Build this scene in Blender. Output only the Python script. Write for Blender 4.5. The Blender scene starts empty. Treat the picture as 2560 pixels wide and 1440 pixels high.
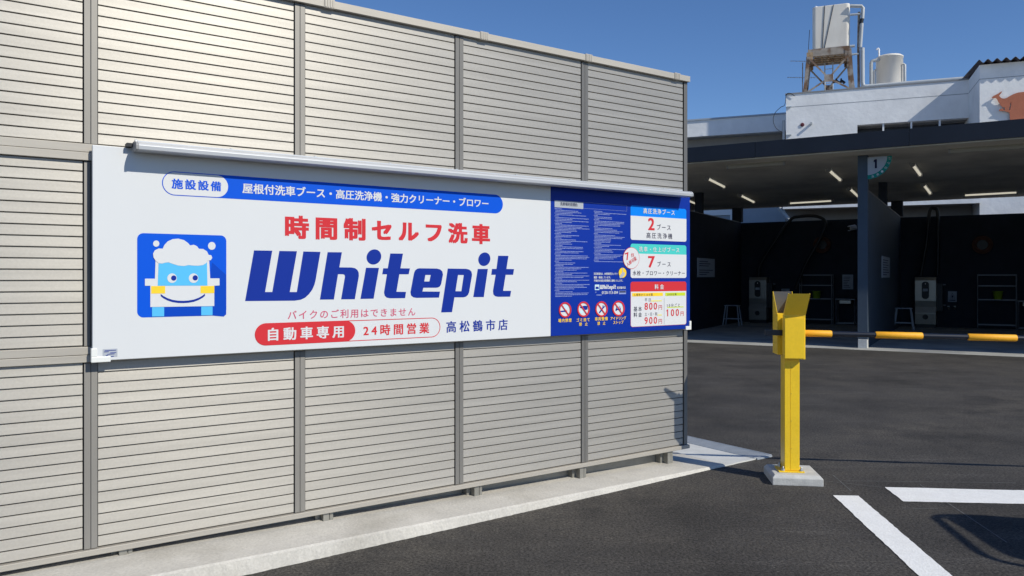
import bpy, bmesh, math, random
from mathutils import Vector as V, Matrix
random.seed(7)
S = bpy.context.scene
COL = S.collection
# ------------------------------------------------------------------ camera
F, CX, HY, H = 1950.0, 1280.0, 693.0, 1.5          # focal length and centre in photo pixels, eye height
cam = bpy.data.objects.new("camera", bpy.data.cameras.new("camera"))
COL.objects.link(cam); S.camera = cam
cam.location = (0, 0, H); cam.rotation_euler = (math.radians(90), 0, 0)
cam.data.sensor_width = 36; cam.data.lens = 36 * F / 2560
cam.data.shift_y = -(720 - HY) / 2560
cam.data.clip_end = 3000; cam.data.clip_start = .05
# ------------------------------------------------------------------ light
TRAVEL = V((-.85, .71, -.86))                       # the way sunlight travels
SUN = -TRAVEL.normalized()
w = bpy.data.worlds.new("World"); S.world = w; w.use_nodes = True
nt = w.node_tree; bg = nt.nodes["Background"]
sky = nt.nodes.new("ShaderNodeTexSky"); sky.sky_type = 'NISHITA'; sky.sun_disc = False
sky.sun_elevation = math.asin(SUN.z); sky.sun_rotation = math.atan2(SUN.x, SUN.y)
sky.altitude = 1200; sky.air_density = 1.0; sky.dust_density = 0.1; sky.ozone_density = 3.5
hs = nt.nodes.new("ShaderNodeHueSaturation"); hs.inputs["Saturation"].default_value = 1.12; hs.inputs["Value"].default_value = 1.05
nt.links.new(sky.outputs[0], hs.inputs["Color"]); mxs = nt.nodes.new("ShaderNodeMix"); mxs.data_type = 'RGBA'; mxs.blend_type = 'MULTIPLY'; mxs.inputs[0].default_value = 1; mxs.inputs[7].default_value = (.98, 1.0, 1.12, 1)
nt.links.new(hs.outputs[0], mxs.inputs[6]); nt.links.new(mxs.outputs[2], bg.inputs[0]); bg.inputs[1].default_value = .1
sun = bpy.data.objects.new("sun", bpy.data.lights.new("sun", 'SUN')); COL.objects.link(sun)
sun.data.energy = 4.0; sun.data.angle = math.radians(.53); sun.data.color = (1, .95, .83)
sun.rotation_euler = TRAVEL.to_track_quat('-Z', 'Y').to_euler(); sun.location = (10, -8, 15)
S.view_settings.view_transform = 'Standard'; S.view_settings.look = 'None'
S.view_settings.gamma = 1; S.view_settings.use_curve_mapping = False
S.view_settings.exposure = 0.0
# ------------------------------------------------------------------ measuring
def ray(x, y): return V(((x - CX) / F, 1, (HY - y) / F))
EYE = V((0, 0, H))
def ground(x, y, z=0.0):
    r = ray(x, y); return EYE + r * ((z - H) / r.z)
def onplane(x, y, P, n):
    r = ray(x, y); return EYE + r * (n.dot(P - EYE) / n.dot(r))
UP = V((0, 0, 1))
U = V((.82232, .56903, 0)); N = V((U.y, -U.x, 0)); F0 = N * -4.3809      # the fence: along, out of its face
def fw(u, v, z): return F0 + U * u + N * v + UP * z
def fuz(x, y, v=0.0):
    d = onplane(x, y, F0 + N * v, N) - F0; return d.dot(U), d.z
E = V((.86025, -.50987, 0)); D = V((.50987, .86025, 0)); B0 = V((7.175, 16.25, 0))   # wash bays: along the front, inwards
def bw(s, t, z): return B0 + E * s + D * t + UP * z
def bsz(x, y, t):
    d = onplane(x, y, B0 + D * t, D) - B0; return d.dot(E), d.z
def btz(x, y, s):
    d = onplane(x, y, B0 + E * s, E) - B0; return d.dot(D), d.z
EW = V((.92862, -.37105, 0)); DW = V((.37105, .92862, 0)); W0 = V((ray(1965, HY) * 31)); W0.z = 0   # white building behind
def ww(s, t, z): return W0 + EW * s + DW * t + UP * z
def wsz(x, y, t):
    d = onplane(x, y, W0 + DW * t, DW) - W0; return d.dot(EW), d.z
G = V((.99095, -.13424, 0)); GD = V((.13424, .99095, 0))                 # barrier gate: arm direction, away from camera
# ------------------------------------------------------------------ materials
def mat(name, col, rough=.6, metal=0.0, var=0.0, vscale=6.0, stretch=(1, 1, 1), spec=.5, bump=0.0, bscale=60.0,
        emit=None, estr=0.0, col2=None, mixr=(.5, .68), coat=0.0, fine=0.0, fscale=200.):
    m = bpy.data.materials.new(name); m.use_nodes = True
    t = m.node_tree; b = t.nodes["Principled BSDF"]
    b.inputs["Base Color"].default_value = (*col, 1); b.inputs["Roughness"].default_value = rough
    b.inputs["Metallic"].default_value = metal; b.inputs["Specular IOR Level"].default_value = spec
    b.inputs["Coat Weight"].default_value = coat; b.inputs["Coat Roughness"].default_value = .15
    if emit: b.inputs["Emission Color"].default_value = (*emit, 1); b.inputs["Emission Strength"].default_value = estr
    if var or bump or fine:
        g = t.nodes.new("ShaderNodeNewGeometry"); mp = t.nodes.new("ShaderNodeMapping"); mp.inputs["Scale"].default_value = stretch
        t.links.new(g.outputs["Position"], mp.inputs[0])
    if var or fine:
        n = t.nodes.new("ShaderNodeTexNoise"); n.inputs["Scale"].default_value = vscale; n.inputs["Detail"].default_value = 6; n.inputs["Roughness"].default_value = .6
        t.links.new(mp.outputs[0], n.inputs["Vector"])
        r = t.nodes.new("ShaderNodeMapRange"); r.inputs[1].default_value = .3; r.inputs[2].default_value = .7
        r.inputs[3].default_value = 1 - var; r.inputs[4].default_value = 1 + var
        t.links.new(n.outputs[0], r.inputs[0])
        fac = r.outputs[0]
        if fine:
            n2 = t.nodes.new("ShaderNodeTexNoise"); n2.inputs["Scale"].default_value = fscale; n2.inputs["Detail"].default_value = 3
            t.links.new(g.outputs["Position"], n2.inputs["Vector"])
            r2 = t.nodes.new("ShaderNodeMapRange"); r2.inputs[1].default_value = .3; r2.inputs[2].default_value = .7
            r2.inputs[3].default_value = 1 - fine; r2.inputs[4].default_value = 1 + fine
            t.links.new(n2.outputs[0], r2.inputs[0])
            mm = t.nodes.new("ShaderNodeMath"); mm.operation = 'MULTIPLY'
            t.links.new(fac, mm.inputs[0]); t.links.new(r2.outputs[0], mm.inputs[1]); fac = mm.outputs[0]
        sc = t.nodes.new("ShaderNodeVectorMath"); sc.operation = 'SCALE'; sc.inputs[0].default_value = col
        if col2:
            mx = t.nodes.new("ShaderNodeMix"); mx.data_type = 'RGBA'
            mx.inputs[6].default_value = (*col, 1); mx.inputs[7].default_value = (*col2, 1)
            n3 = t.nodes.new("ShaderNodeTexNoise"); n3.inputs["Scale"].default_value = vscale * .6; n3.inputs["Detail"].default_value = 8
            t.links.new(mp.outputs[0], n3.inputs["Vector"])
            r3 = t.nodes.new("ShaderNodeMapRange"); r3.inputs[1].default_value, r3.inputs[2].default_value = mixr
            t.links.new(n3.outputs[0], r3.inputs[0]); t.links.new(r3.outputs[0], mx.inputs[0]); t.links.new(mx.outputs[2], sc.inputs[0])
        t.links.new(fac, sc.inputs["Scale"])
        t.links.new(sc.outputs[0], b.inputs["Base Color"])
    if bump:
        n = t.nodes.new("ShaderNodeTexNoise"); n.inputs["Scale"].default_value = bscale; n.inputs["Detail"].default_value = 5
        t.links.new(mp.outputs[0], n.inputs["Vector"])
        bp = t.nodes.new("ShaderNodeBump"); bp.inputs["Strength"].default_value = bump; bp.inputs["Distance"].default_value = .01
        t.links.new(n.outputs[0], bp.inputs["Height"]); t.links.new(bp.outputs[0], b.inputs["Normal"])
    return m
def tangent(m, v, aniso):
    t = m.node_tree; b = t.nodes["Principled BSDF"]; b.inputs["Anisotropic"].default_value = aniso
    c = t.nodes.new("ShaderNodeCombineXYZ")
    for i in range(3): c.inputs[i].default_value = v[i]
    t.links.new(c.outputs[0], b.inputs["Tangent"])
M = {}
M['slat'] = mat('fence_slat_metal', (.42, .40, .365), .52, .48, .085, 1.0, (.9, .9, 26), fine=.04, fscale=90)
tangent(M['slat'], (0, 0, 1), .68)
M['mullion'] = mat('fence_post_metal', (.205, .197, .184), .5, .45, .06, 3, (4, 4, .5))
tangent(M['mullion'], (0, 0, 1), .7)
M['rail'] = mat('fence_rail_metal', (.44, .41, .36), .6, .35, .06, 3, (.6, .6, 8))
M['steel_foot'] = mat('galvanised_foot', (.30, .29, .26), .55, .5, .12, 12)
M['white_board'] = mat('sign_white', (.675, .69, .70), .4, 0, .012, 1.2, spec=.3)
M['blue_board'] = mat('sign_blue', (.003, .030, .31), .45, 0, .03, 1.5, spec=.15)
def ink(n, c): M[n] = mat('print_' + n, c, .5, spec=.14)
ink('navy', (.006, .030, .29)); ink('azure', (.0, .09, .66)); ink('azure_dark', (.0, .058, .48)); ink('red', (.62, .035, .045))
ink('white', (.68, .69, .70)); ink('sky_blue', (.10, .50, .85)); ink('yellow', (.80, .80, .010)); ink('teal', (.07, .58, .53))
ink('bright_blue', (.0, .22, .85)); ink('dark', (.02, .02, .06)); ink('lime', (.58, .70, .04)); ink('grey', (.42, .45, .50))
ink('pale_yellow', (.80, .72, .22)); ink('print', (.27, .33, .60)); ink('rim_green', (.012, .24, .205)); ink('pale_cyan', (.55, .78, .85)); ink('pink_red', (.60, .10, .18))
M['alu'] = mat('sign_light_aluminium', (.50, .51, .525), .4, .3, .03, 4)
M['alu_end'] = mat('sign_light_endcap', (.30, .30, .30), .5, 0)
M['bracket'] = mat('white_plastic', (.78, .79, .76), .4)
M['yellow'] = mat('yellow_enamel', (.96, .63, .022), .36, 0, .04, 9, coat=.15, fine=.03, fscale=60)
M['yellow_edge'] = mat('yellow_enamel_worn', (.74, .52, .06), .4, 0, .06, 20)
M['orange'] = mat('orange_foam', (.95, .44, .012), .6, 0, .06, 14, fine=.05)
M['black_pole'] = mat('black_pole_paint', (.012, .015, .025), .35, 0, .1, 10)
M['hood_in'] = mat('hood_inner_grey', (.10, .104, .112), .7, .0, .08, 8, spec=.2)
M['nut'] = mat('zinc_nut', (.55, .55, .53), .35, .8)
M['concrete'] = mat('kerb_concrete', (.56, .535, .485), .9, 0, .10, 3, bump=.35, bscale=55, fine=.09, fscale=75, col2=(.455, .43, .38), mixr=(.5, .66))
M['block'] = mat('cast_concrete_block', (.52, .52, .50), .85, 0, .12, 14, bump=.3, bscale=90, fine=.07)
M['pad'] = mat('pad_concrete', (.60, .60, .575), .85, 0, .10, 6, bump=.2, bscale=60, fine=.05)
M['grate'] = mat('galvanised_grating', (.46, .49, .52), .5, .4, .1, 9)
M['bay_floor'] = mat('bay_floor_concrete', (.40, .40, .38), .7, 0, .2, 1.3, bump=.1, fine=.08, col2=(.26, .27, .28))
M['paint'] = mat('road_paint', (.84, .84, .82), .75, 0, .05, 7, bump=.35, bscale=90, fine=.07, fscale=80, col2=(.30, .295, .28), mixr=(.69, .73))
M['chalk'] = mat('chalk_line', (.15, .15, .15), .9, 0, .25, 30)
M['canopy'] = mat('canopy_dark_paint', (.018, .0235, .036), .55, 0, .15, 1.4, spec=.3)
M['soffit'] = mat('soffit_board', (.72, .68, .58), .8, 0, .14, 1.0, col2=(.55, .52, .45), spec=.2)
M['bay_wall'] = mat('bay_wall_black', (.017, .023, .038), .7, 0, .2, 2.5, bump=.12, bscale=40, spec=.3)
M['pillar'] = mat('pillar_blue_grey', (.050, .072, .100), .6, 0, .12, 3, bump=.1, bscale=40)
M['coping'] = mat('coping_metal', (.30, .30, .30), .5, .4)
M['stainless'] = mat('brushed_stainless', (.42, .40, .355), .36, .7, .08, 3, (1, 1, 14))
M['black'] = mat('black_rubber', (.012, .012, .014), .45)
M['white_plastic'] = mat('white_metal', (.80, .81, .83), .45)
M['stool_white'] = mat('stool_metal', (.42, .45, .50), .5)
M['wire'] = mat('chrome_wire', (.22, .23, .25), .4, .4)
M['bucket'] = mat('lime_plastic', (.30, .42, .02), .4)
M['poster'] = mat('poster_paper', (.42, .46, .52), .7, 0, .06, 8)
M['brown'] = mat('brown_hose', (.11, .035, .018), .6)
M['tube'] = mat('lit_tube', (.9, .9, .85), .4, emit=(1, .93, .74), estr=.52)
M['tube_off'] = mat('unlit_tube', (.36, .34, .29), .5)
M['stucco'] = mat('white_stucco', (.80, .81, .82), .85, 0, .09, 1.1, bump=.8, bscale=7, col2=(.85, .86, .87), spec=.2)
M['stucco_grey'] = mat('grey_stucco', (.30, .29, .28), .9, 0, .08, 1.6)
M['siding'] = mat('blue_grey_siding', (.36, .42, .50), .7, 0, .06, 2)
M['glass_dark'] = mat('dark_window', (.025, .03, .045), .25, 0, .2, 2)
M['seam'] = mat('wall_seam', (.33, .35, .38), .9)
M['kang'] = mat('terracotta_relief', (.44, .14, .075), .7, 0, .12, 3, fine=.06, fscale=30)
M['roof'] = mat('corrugated_roof', (.055, .045, .055), .6, 0, .2, 2)
M['tank'] = mat('tank_fibreglass', (.76, .725, .66), .55, 0, .05, 2.2, (1, 1, .35), col2=(.70, .66, .59))
M['stand'] = mat('weathered_steel', (.34, .30, .26), .75, .1, .22, 4, col2=(.17, .10, .06), mixr=(.47, .6))
M['stand_rust'] = mat('rusted_plate', (.36, .26, .16), .8, 0, .25, 9, col2=(.22, .11, .05))
M['pvc'] = mat('pvc_pipe', (.44, .465, .48), .5, 0, .05, 3)
M['pipe_red'] = mat('dark_red_cap', (.10, .012, .02), .5)
def asphalt():
    m = bpy.data.materials.new('asphalt'); m.use_nodes = True; t = m.node_tree; b = t.nodes["Principled BSDF"]; L = t.links.new
    g = t.nodes.new("ShaderNodeNewGeometry")
    def noise(scale, detail, rough=.6, st=None):
        n = t.nodes.new("ShaderNodeTexNoise"); n.inputs["Scale"].default_value = scale; n.inputs["Detail"].default_value = detail; n.inputs["Roughness"].default_value = rough
        if st:
            mp = t.nodes.new("ShaderNodeMapping"); mp.inputs["Scale"].default_value = st; mp.inputs["Rotation"].default_value = (0, 0, .35); L(g.outputs["Position"], mp.inputs[0]); L(mp.outputs[0], n.inputs[0])
        else: L(g.outputs["Position"], n.inputs[0])
        return n.outputs[0]
    def rng(o, a, c, d, e):
        r = t.nodes.new("ShaderNodeMapRange"); r.inputs[1].default_value = a; r.inputs[2].default_value = c; r.inputs[3].default_value = d; r.inputs[4].default_value = e; L(o, r.inputs[0]); return r.outputs[0]
    def mul(a, c):
        k = t.nodes.new("ShaderNodeMath"); k.operation = 'MULTIPLY'; L(a, k.inputs[0]); L(c, k.inputs[1]); return k.outputs[0]
    def add(a, c):
        k = t.nodes.new("ShaderNodeMath"); k.operation = 'ADD'; L(a, k.inputs[0]); L(c, k.inputs[1]); return k.outputs[0]
    big = rng(noise(.75, 7, .62), .34, .66, .68, 1.38)
    streak = rng(noise(2.0, 6, .68, (.35, 2.2, 1)), .56, .74, 1.0, 1.7)
    agg = mul(rng(noise(64, 4, .75), .38, .62, .36, 1.64), rng(noise(28, 3), .3, .7, .84, 1.16))
    v = t.nodes.new("ShaderNodeTexVoronoi"); v.inputs["Scale"].default_value = 48; L(g.outputs["Position"], v.inputs[0])
    sep = t.nodes.new("ShaderNodeSeparateColor"); L(v.outputs["Color"], sep.inputs[0])
    pick = rng(sep.outputs[0], .95, 1.0, 0, 1); near = rng(v.outputs["Distance"], .0, .32, 1, 0)
    chip = mul(pick, near)
    base = mul(mul(big, streak), agg)
    chips = t.nodes.new("ShaderNodeMath"); chips.operation = 'MULTIPLY'; chips.inputs[1].default_value = 3.4; L(chip, chips.inputs[0])
    tot = add(base, chips.outputs[0])
    sc = t.nodes.new("ShaderNodeVectorMath"); sc.operation = 'SCALE'; sc.inputs[0].default_value = (.0535, .0495, .0455); L(tot, sc.inputs["Scale"])
    dust = rng(noise(1.25, 8, .68), .47, .66, 0, .6)
    vm = t.nodes.new("ShaderNodeVectorMath"); vm.operation = 'DOT_PRODUCT'; vm.inputs[1].default_value = N; L(g.outputs["Position"], vm.inputs[0])
    edge = rng(vm.outputs["Value"], -4.05, -3.25, .8, 0); edge2 = rng(vm.outputs["Value"], -4.7, -4.3, 0, 1)     # grit washed up along the kerb
    grit = mul(mul(edge, edge2), rng(noise(3.2, 7, .7), .40, .62, 0, 1))
    dust = add(dust, grit)
    mx = t.nodes.new("ShaderNodeMix"); mx.data_type = 'RGBA'; mx.clamp_factor = True; L(dust, mx.inputs[0]); L(sc.outputs[0], mx.inputs[6])
    ds = t.nodes.new("ShaderNodeVectorMath"); ds.operation = 'SCALE'; ds.inputs[0].default_value = (.092, .083, .071); L(agg, ds.inputs["Scale"]); L(ds.outputs[0], mx.inputs[7])
    L(mx.outputs[2], b.inputs["Base Color"]); b.inputs["Roughness"].default_value = .82; b.inputs["Specular IOR Level"].default_value = .3
    bp = t.nodes.new("ShaderNodeBump"); bp.inputs["Strength"].default_value = .8; bp.inputs["Distance"].default_value = .010
    L(noise(75, 5, .75), bp.inputs["Height"]); L(bp.outputs[0], b.inputs["Normal"])
    return m
M['asphalt'] = asphalt()
# ------------------------------------------------------------------ building helpers
class MB:
    def __init__(s): s.v = []; s.f = []; s.sm = []
    def add(s, vs, fs, smooth=False):
        k = len(s.v); s.v += [V(p) for p in vs]; s.f += [[i + k for i in f] for f in fs]; s.sm += [smooth] * len(fs); return s
    def hexa(s, p): return s.add(p, [(0, 3, 2, 1), (4, 5, 6, 7), (0, 1, 5, 4), (1, 2, 6, 5), (2, 3, 7, 6), (3, 0, 4, 7)])
    def box(s, fn, a0, a1, b0, b1, c0, c1):
        return s.hexa([fn(a0, b0, c0), fn(a1, b0, c0), fn(a1, b1, c0), fn(a0, b1, c0), fn(a0, b0, c1), fn(a1, b0, c1), fn(a1, b1, c1), fn(a0, b1, c1)])
    def prism(s, loop, off):
        n = len(loop); o = V(off)
        return s.add(list(loop) + [V(p) + o for p in loop], [tuple(range(n))[::-1], tuple(range(n, 2 * n))] + [(i, (i + 1) % n, n + (i + 1) % n, n + i) for i in range(n)])
    def tube(s, pts, r, n=12, cap=True):
        pts = [V(p) for p in pts]; rings = []; rr = r if isinstance(r, (list, tuple)) else [r] * len(pts)
        up = None
        for i, p in enumerate(pts):
            d = (pts[min(i + 1, len(pts) - 1)] - pts[max(i - 1, 0)]).normalized()
            if up is None: up = V((0, 0, 1)) if abs(d.z) < .9 else V((1, 0, 0))
            a = d.cross(up).normalized(); b = a.cross(d).normalized(); up = b
            rings.append([p + (a * math.cos(k * math.tau / n) + b * math.sin(k * math.tau / n)) * rr[i] for k in range(n)])
        s.add([q for R in rings for q in R], [(i * n + k, i * n + (k + 1) % n, (i + 1) * n + (k + 1) % n, (i + 1) * n + k) for i in range(len(pts) - 1) for k in range(n)], True)
        if cap: s.add(rings[0], [tuple(range(n))[::-1]]); s.add(rings[-1], [tuple(range(n))])
        return s
    def bar(s, p, q, w, h, side=None):
        p, q = V(p), V(q); d = (q - p).normalized(); a = (side or (UP.cross(d) if abs(d.z) < .95 else V((1, 0, 0)))).normalized(); b = d.cross(a).normalized()
        a = a * w / 2; b = b * h / 2
        return s.hexa([p - a - b, p + a - b, p + a + b, p - a + b, q - a - b, q + a - b, q + a + b, q - a + b])
    def lathe(s, base, prof, n=32, axis=UP):
        ax = V(axis).normalized(); a = ax.orthogonal().normalized(); b = ax.cross(a)
        vs = [V(base) + ax * z + (a * math.cos(k * math.tau / n) + b * math.sin(k * math.tau / n)) * r for r, z in prof for k in range(n)]
        m = len(prof)
        s.add(vs, [(i * n + k, i * n + (k + 1) % n, (i + 1) * n + (k + 1) % n, (i + 1) * n + k) for i in range(m - 1) for k in range(n)], True)
        s.add(vs[:n], [tuple(range(n))[::-1]]); s.add(vs[-n:], [tuple(range(n))]); return s
    def build(s, name, m, parent=None, bevel=0.0, base=None):
        me = bpy.data.meshes.new(name); o = V(parent_base(parent)) if parent else V(base or (0, 0, 0))
        me.from_pydata([p - o for p in s.v], [], s.f); me.materials.append(m)
        me.polygons.foreach_set('use_smooth', s.sm)
        bm = bmesh.new(); bm.from_mesh(me); bmesh.ops.recalc_face_normals(bm, faces=bm.faces[:]); bm.to_mesh(me); bm.free()
        ob = bpy.data.objects.new(name, me); COL.objects.link(ob)
        if parent: ob.parent = parent; ob.location = o - V(root_offset(parent))
        else: ob.location = o
        if parent: ob.location = (0, 0, 0)
        if bevel:
            b = ob.modifiers.new('bevel', 'BEVEL'); b.width = bevel; b.segments = 2; b.limit_method = 'ANGLE'
        return ob
BASE = {}
def parent_base(o): return BASE[o.name]
def root_offset(o): return BASE[o.name]
def tag(o, label, cat, group=None):
    o['label'] = label; o['category'] = cat
    if group: o['group'] = group
    return o
def thing(name, label, cat, base, group=None):
    o = bpy.data.objects.new(name, None); COL.objects.link(o); o.location = base; o.empty_display_size = .2
    BASE[o.name] = V(base); return tag(o, label, cat, group)
def sub(o): BASE[o.name] = BASE[o.parent.name]; return o          # let a part carry sub-parts (same origin)
def structure(o): o['kind'] = 'structure'; return o
def solo(o, base): BASE[o.name] = V(base); return o
def moved(root, loc, label, group=None):
    r = root.copy(); COL.objects.link(r); r.location = loc; r['label'] = label
    if group: r['group'] = group
    for ch in list(root.children):
        c = ch.copy(); COL.objects.link(c); c.parent = r
        for g in list(ch.children):
            d = g.copy(); COL.objects.link(d); d.parent = c
    return r
# flat graphics: loops of 2D points (holes allowed) -> mesh
def fill2d(loops):
    c = bpy.data.curves.new('tmp', 'CURVE'); c.dimensions = '2D'; c.fill_mode = 'BOTH'
    for lp in loops:
        sp = c.splines.new('POLY'); sp.points.add(len(lp) - 1)
        for p, q in zip(sp.points, lp): p.co = (q[0], q[1], 0, 1)
        sp.use_cyclic_u = True
    return curve_mesh(c)
def curve_mesh(c):
    o = bpy.data.objects.new('tmp', c); COL.objects.link(o)
    dg = bpy.context.evaluated_depsgraph_get(); dg.update()
    me = bpy.data.meshes.new_from_object(o.evaluated_get(dg))
    vs = [v.co.copy() for v in me.vertices]; fs = [tuple(p.vertices) for p in me.polygons]
    bpy.data.objects.remove(o); bpy.data.curves.remove(c); bpy.data.meshes.remove(me)
    return vs, fs
def is_bar(vs, f):
    xs = [vs[i].x for i in f]; ys = [vs[i].y for i in f]; return abs(max(xs) - min(xs) - .098) < .004 and abs(max(ys) - min(ys) - .682) < .006
def text2d(body, width, height, bold=0.0, maxsq=1.0, rot=0.0):
    """text fitted to a width x height box from (0,0); wide boxes are met by letter spacing"""
    def make(sp):
        c = bpy.data.curves.new('tmp', 'FONT'); c.body = body; c.space_character = sp; c.resolution_u = 3
        return curve_mesh(c)
    def bb(vs):
        xs = [v.x for v in vs]; ys = [v.y for v in vs]; return min(xs), max(xs), min(ys), max(ys)
    vs, fs = make(1.0); x0, x1, y0, y1 = bb(vs); ky = height / (y1 - y0)
    need = width / ky
    if len(body) > 1 and need > (x1 - x0) * 1.03:
        v2, _ = make(1.3); a0, a1, _, _ = bb(v2); g = (a1 - a0) - (x1 - x0)
        if g > 1e-6:
            vs, fs = make(1 + .3 * (need - (x1 - x0)) / g); x0, x1, y0, y1 = bb(vs); ky = height / (y1 - y0)
    kx = width / (x1 - x0) if body != '1' else ky
    raw = vs; vs = [V(((v.x - x0) * kx, (v.y - y0) * ky, 0)) for v in vs]
    ones = {round(min(raw[i].x for i in f), 2): f for f in fs if is_bar(raw, f)}.values()
    for f in ones:                                                   # the plain bar of the figure 1 gets its flag
        xs = sorted(vs[i].x for i in f); yt = max(vs[i].y for i in f); w_ = xs[-1] - xs[0]; hh = yt - min(vs[i].y for i in f); n = len(vs)
        vs += [V((xs[0], yt, 0)), V((xs[0] - w_ * 1.05, yt - hh * .15, 0)), V((xs[0] - w_ * 1.05, yt - hh * .29, 0)), V((xs[0], yt - hh * .16, 0))]
        fs = fs + [(n, n + 1, n + 2, n + 3)]
    if not bold: return vs, fs
    d = bold * height * .9; av, af = [], []                           # heavier strokes: close copies, a hair apart in depth
    for k, (dx, dy) in enumerate(((0, 0), (d, d * .7), (-d, d * .7), (d, -d * .7), (-d, -d * .7), (d, 0), (-d, 0))):
        n = len(av); av += [V((v.x + dx, v.y + dy, k * .00006)) for v in vs]; af += [tuple(i + n for i in f) for f in fs]
    k1 = width / (width + 2 * d); k2 = height / (height + 1.4 * d)
    return [V(((v.x + d) * k1, (v.y + .7 * d) * k2, v.z)) for v in av], af
def ellipse(cx, cy, rx, ry, n=36): return [(cx + rx * math.cos(k * math.tau / n), cy + ry * math.sin(k * math.tau / n)) for k in range(n)]
def rrect(x0, x1, y0, y1, r, n=8):
    pts = []
    for cx, cy, a in ((x1 - r, y1 - r, 0), (x0 + r, y1 - r, 90), (x0 + r, y0 + r, 180), (x1 - r, y0 + r, 270)):
        for k in range(n + 1):
            t = math.radians(a + 90 * k / n); pts.append((cx + r * math.cos(t), cy + r * math.sin(t)))
    return pts
# ------------------------------------------------------------------ ground
def sheet(name, loop, z, m):
    b = MB(); b.add([V((p[0], p[1], z)) for p in loop], [tuple(range(len(loop)))]); o = b.build(name, m); return structure(o)
R_ = 900
sheet('asphalt_ground', [(-R_, -60), (R_, -60), (R_, R_), (-R_, R_)], 0, M['asphalt'])
sheet('bay_floor', [bw(-14, -.12, 0), bw(14, -.22, 0), bw(14, 9.6, 0), bw(-14, 9.6, 0)], .004, M['bay_floor'])
def rough_strip(corners, jit, step=.06):
    out = []
    for i, p in enumerate(corners):
        q = corners[(i + 1) % len(corners)]; n = max(1, int((V(q) - V(p)).length / step))
        d = (V(q) - V(p)).normalized(); nn = V((-d.y, d.x, 0))
        for k in range(n):
            a = V(p).lerp(V(q), k / n); out.append(a + nn * (random.uniform(-jit, jit) if k else 0))
    return out
def marking(pxs, nm='road_marking'):
    return sheet(nm, rough_strip([ground(*p) for p in pxs], .0028, .035), .004, M['paint'])
marking([(2082.5, 1239.3), (2146, 1240.5), (2379, 1440), (2500, 1543), (2400, 1543), (2296, 1440)])
marking([(2212, 1219), (2560, 1227), (2900, 1235), (2900, 1269), (2560, 1261), (2258, 1254.7)])
def chalk(a, b, w=.006):
    p, q = ground(*a), ground(*b); d = (q - p).normalized(); n = V((-d.y, d.x, 0)) * w / 2
    sheet('chalk_line', [p - n, q - n, q + n, p + n], .003, M['chalk'])
chalk((2082, 1188), (2128, 1228)); chalk((2300, 1212), (2517, 1357)); chalk((2205, 1219), (2060, 1203)); chalk((2110, 1203), (2540, 1208)); chalk((2255, 1271), (2345, 1273))
# kerb under the fence: front edge, tapering height (kerb is low where the pad begins)
b = MB(); n = 420; secs = []
for i in range(n + 1):
    u = -6 + (4.90 + 6) * i / n
    k = max(0, min(1, (4.80 - u) / 4.0)) if u > .8 else 1
    h = .018 + .072 * k ** 1.1; vf = .262 + .135 * k ** .9
    j = lambda a: random.uniform(-a, a)
    ch = min(.009, h * .3)
    secs.append([fw(u, -.35, -.02), fw(u, -.35, h), fw(u, vf - .012 - ch + j(.0015), h + j(.0005)), fw(u, vf - .010 + j(.0012), h - ch + j(.0008)), fw(u, vf + .006 + j(.0035), -.02)])
vs = [p for q in secs for p in q]; fs = []
for i in range(n):
    for k in range(4): fs.append((i * 5 + k, i * 5 + k + 1, i * 5 + 6 + k, i * 5 + 5 + k))
fs += [(0, 1, 2, 3, 4), tuple(n * 5 + k for k in (4, 3, 2, 1, 0))]
b.add(vs, fs); structure(b.build('kerb', M['concrete']))
pl = rough_strip([fw(4.82, .255, 0), fw(5.30, .247, 0), fw(5.30, -2.2, 0), fw(4.82, -2.2, 0)], .004)
b = MB(); b.prism([V((p.x, p.y, -.02)) for p in pl], (0, 0, .030)); structure(b.build('concrete_pad', M['pad']))
# drain grate laid across the lane end
dg = thing('drain_grate', 'galvanised steel drain grate strip beside the pale concrete pad at the fence end', 'drain grate', fw(5.4, -.8, 0))
b = MB()
for k in range(9): b.box(lambda a, c, z: fw(a, c, z), 5.312 + k * .0205, 5.312 + k * .0205 + .008, -2.2, .235, .0, .014)
for k in range(120): b.box(lambda a, c, z: fw(a, c, z), 5.30, 5.493, -2.19 + k * .0205, -2.19 + k * .0205 + .0125, .0, .0135)
b.build('bars', M['grate'], dg)
b = MB(); b.box(lambda a, c, z: fw(a, c, z), 5.285, 5.30, -2.21, .245, 0, .016); b.box(lambda a, c, z: fw(a, c, z), 5.493, 5.506, -2.21, .245, 0, .016)
b.box(lambda a, c, z: fw(a, c, z), 5.30, 5.493, .235, .245, 0, .016); b.build('frame', M['grate'], dg)
# ------------------------------------------------------------------ louvre fence
fence = thing('louvre_fence', 'tall beige metal louvre fence of three stacked panel tiers on a concrete kerb', 'fence', fw(2, 0, .05))
PITCH = .0540
def panel_mesh(u0, u1, z0, z1):
    b = MB(); n = max(1, round((z1 - z0) / PITCH)); p = (z1 - z0) / n; prof = []
    for k in range(n):
        za = z0 + k * p; o = .0007 if k % 2 else 0.0
        prof += [(-.022, za), (-.022, za + .0056), (-.0010, za + .0058), (.0 + o, za + .0068), (.0, za + p - .0013), (-.0010, za + p - .0004), (-.022, za + p - .0002)]
    prof.append((-.020, z1))
    m = len(prof)
    b.add([fw(u0, v, z) for v, z in prof] + [fw(u1, v, z) for v, z in prof], [(i, i + 1, m + i + 1, m + i) for i in range(m - 1)])
    return b
POST = [.484 + 1.0635 * k for k in range(-4, 5)]
TIERS = ((.150, 1.077), (1.157, 2.075), (2.160, 3.072))
HW = .030
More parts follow.
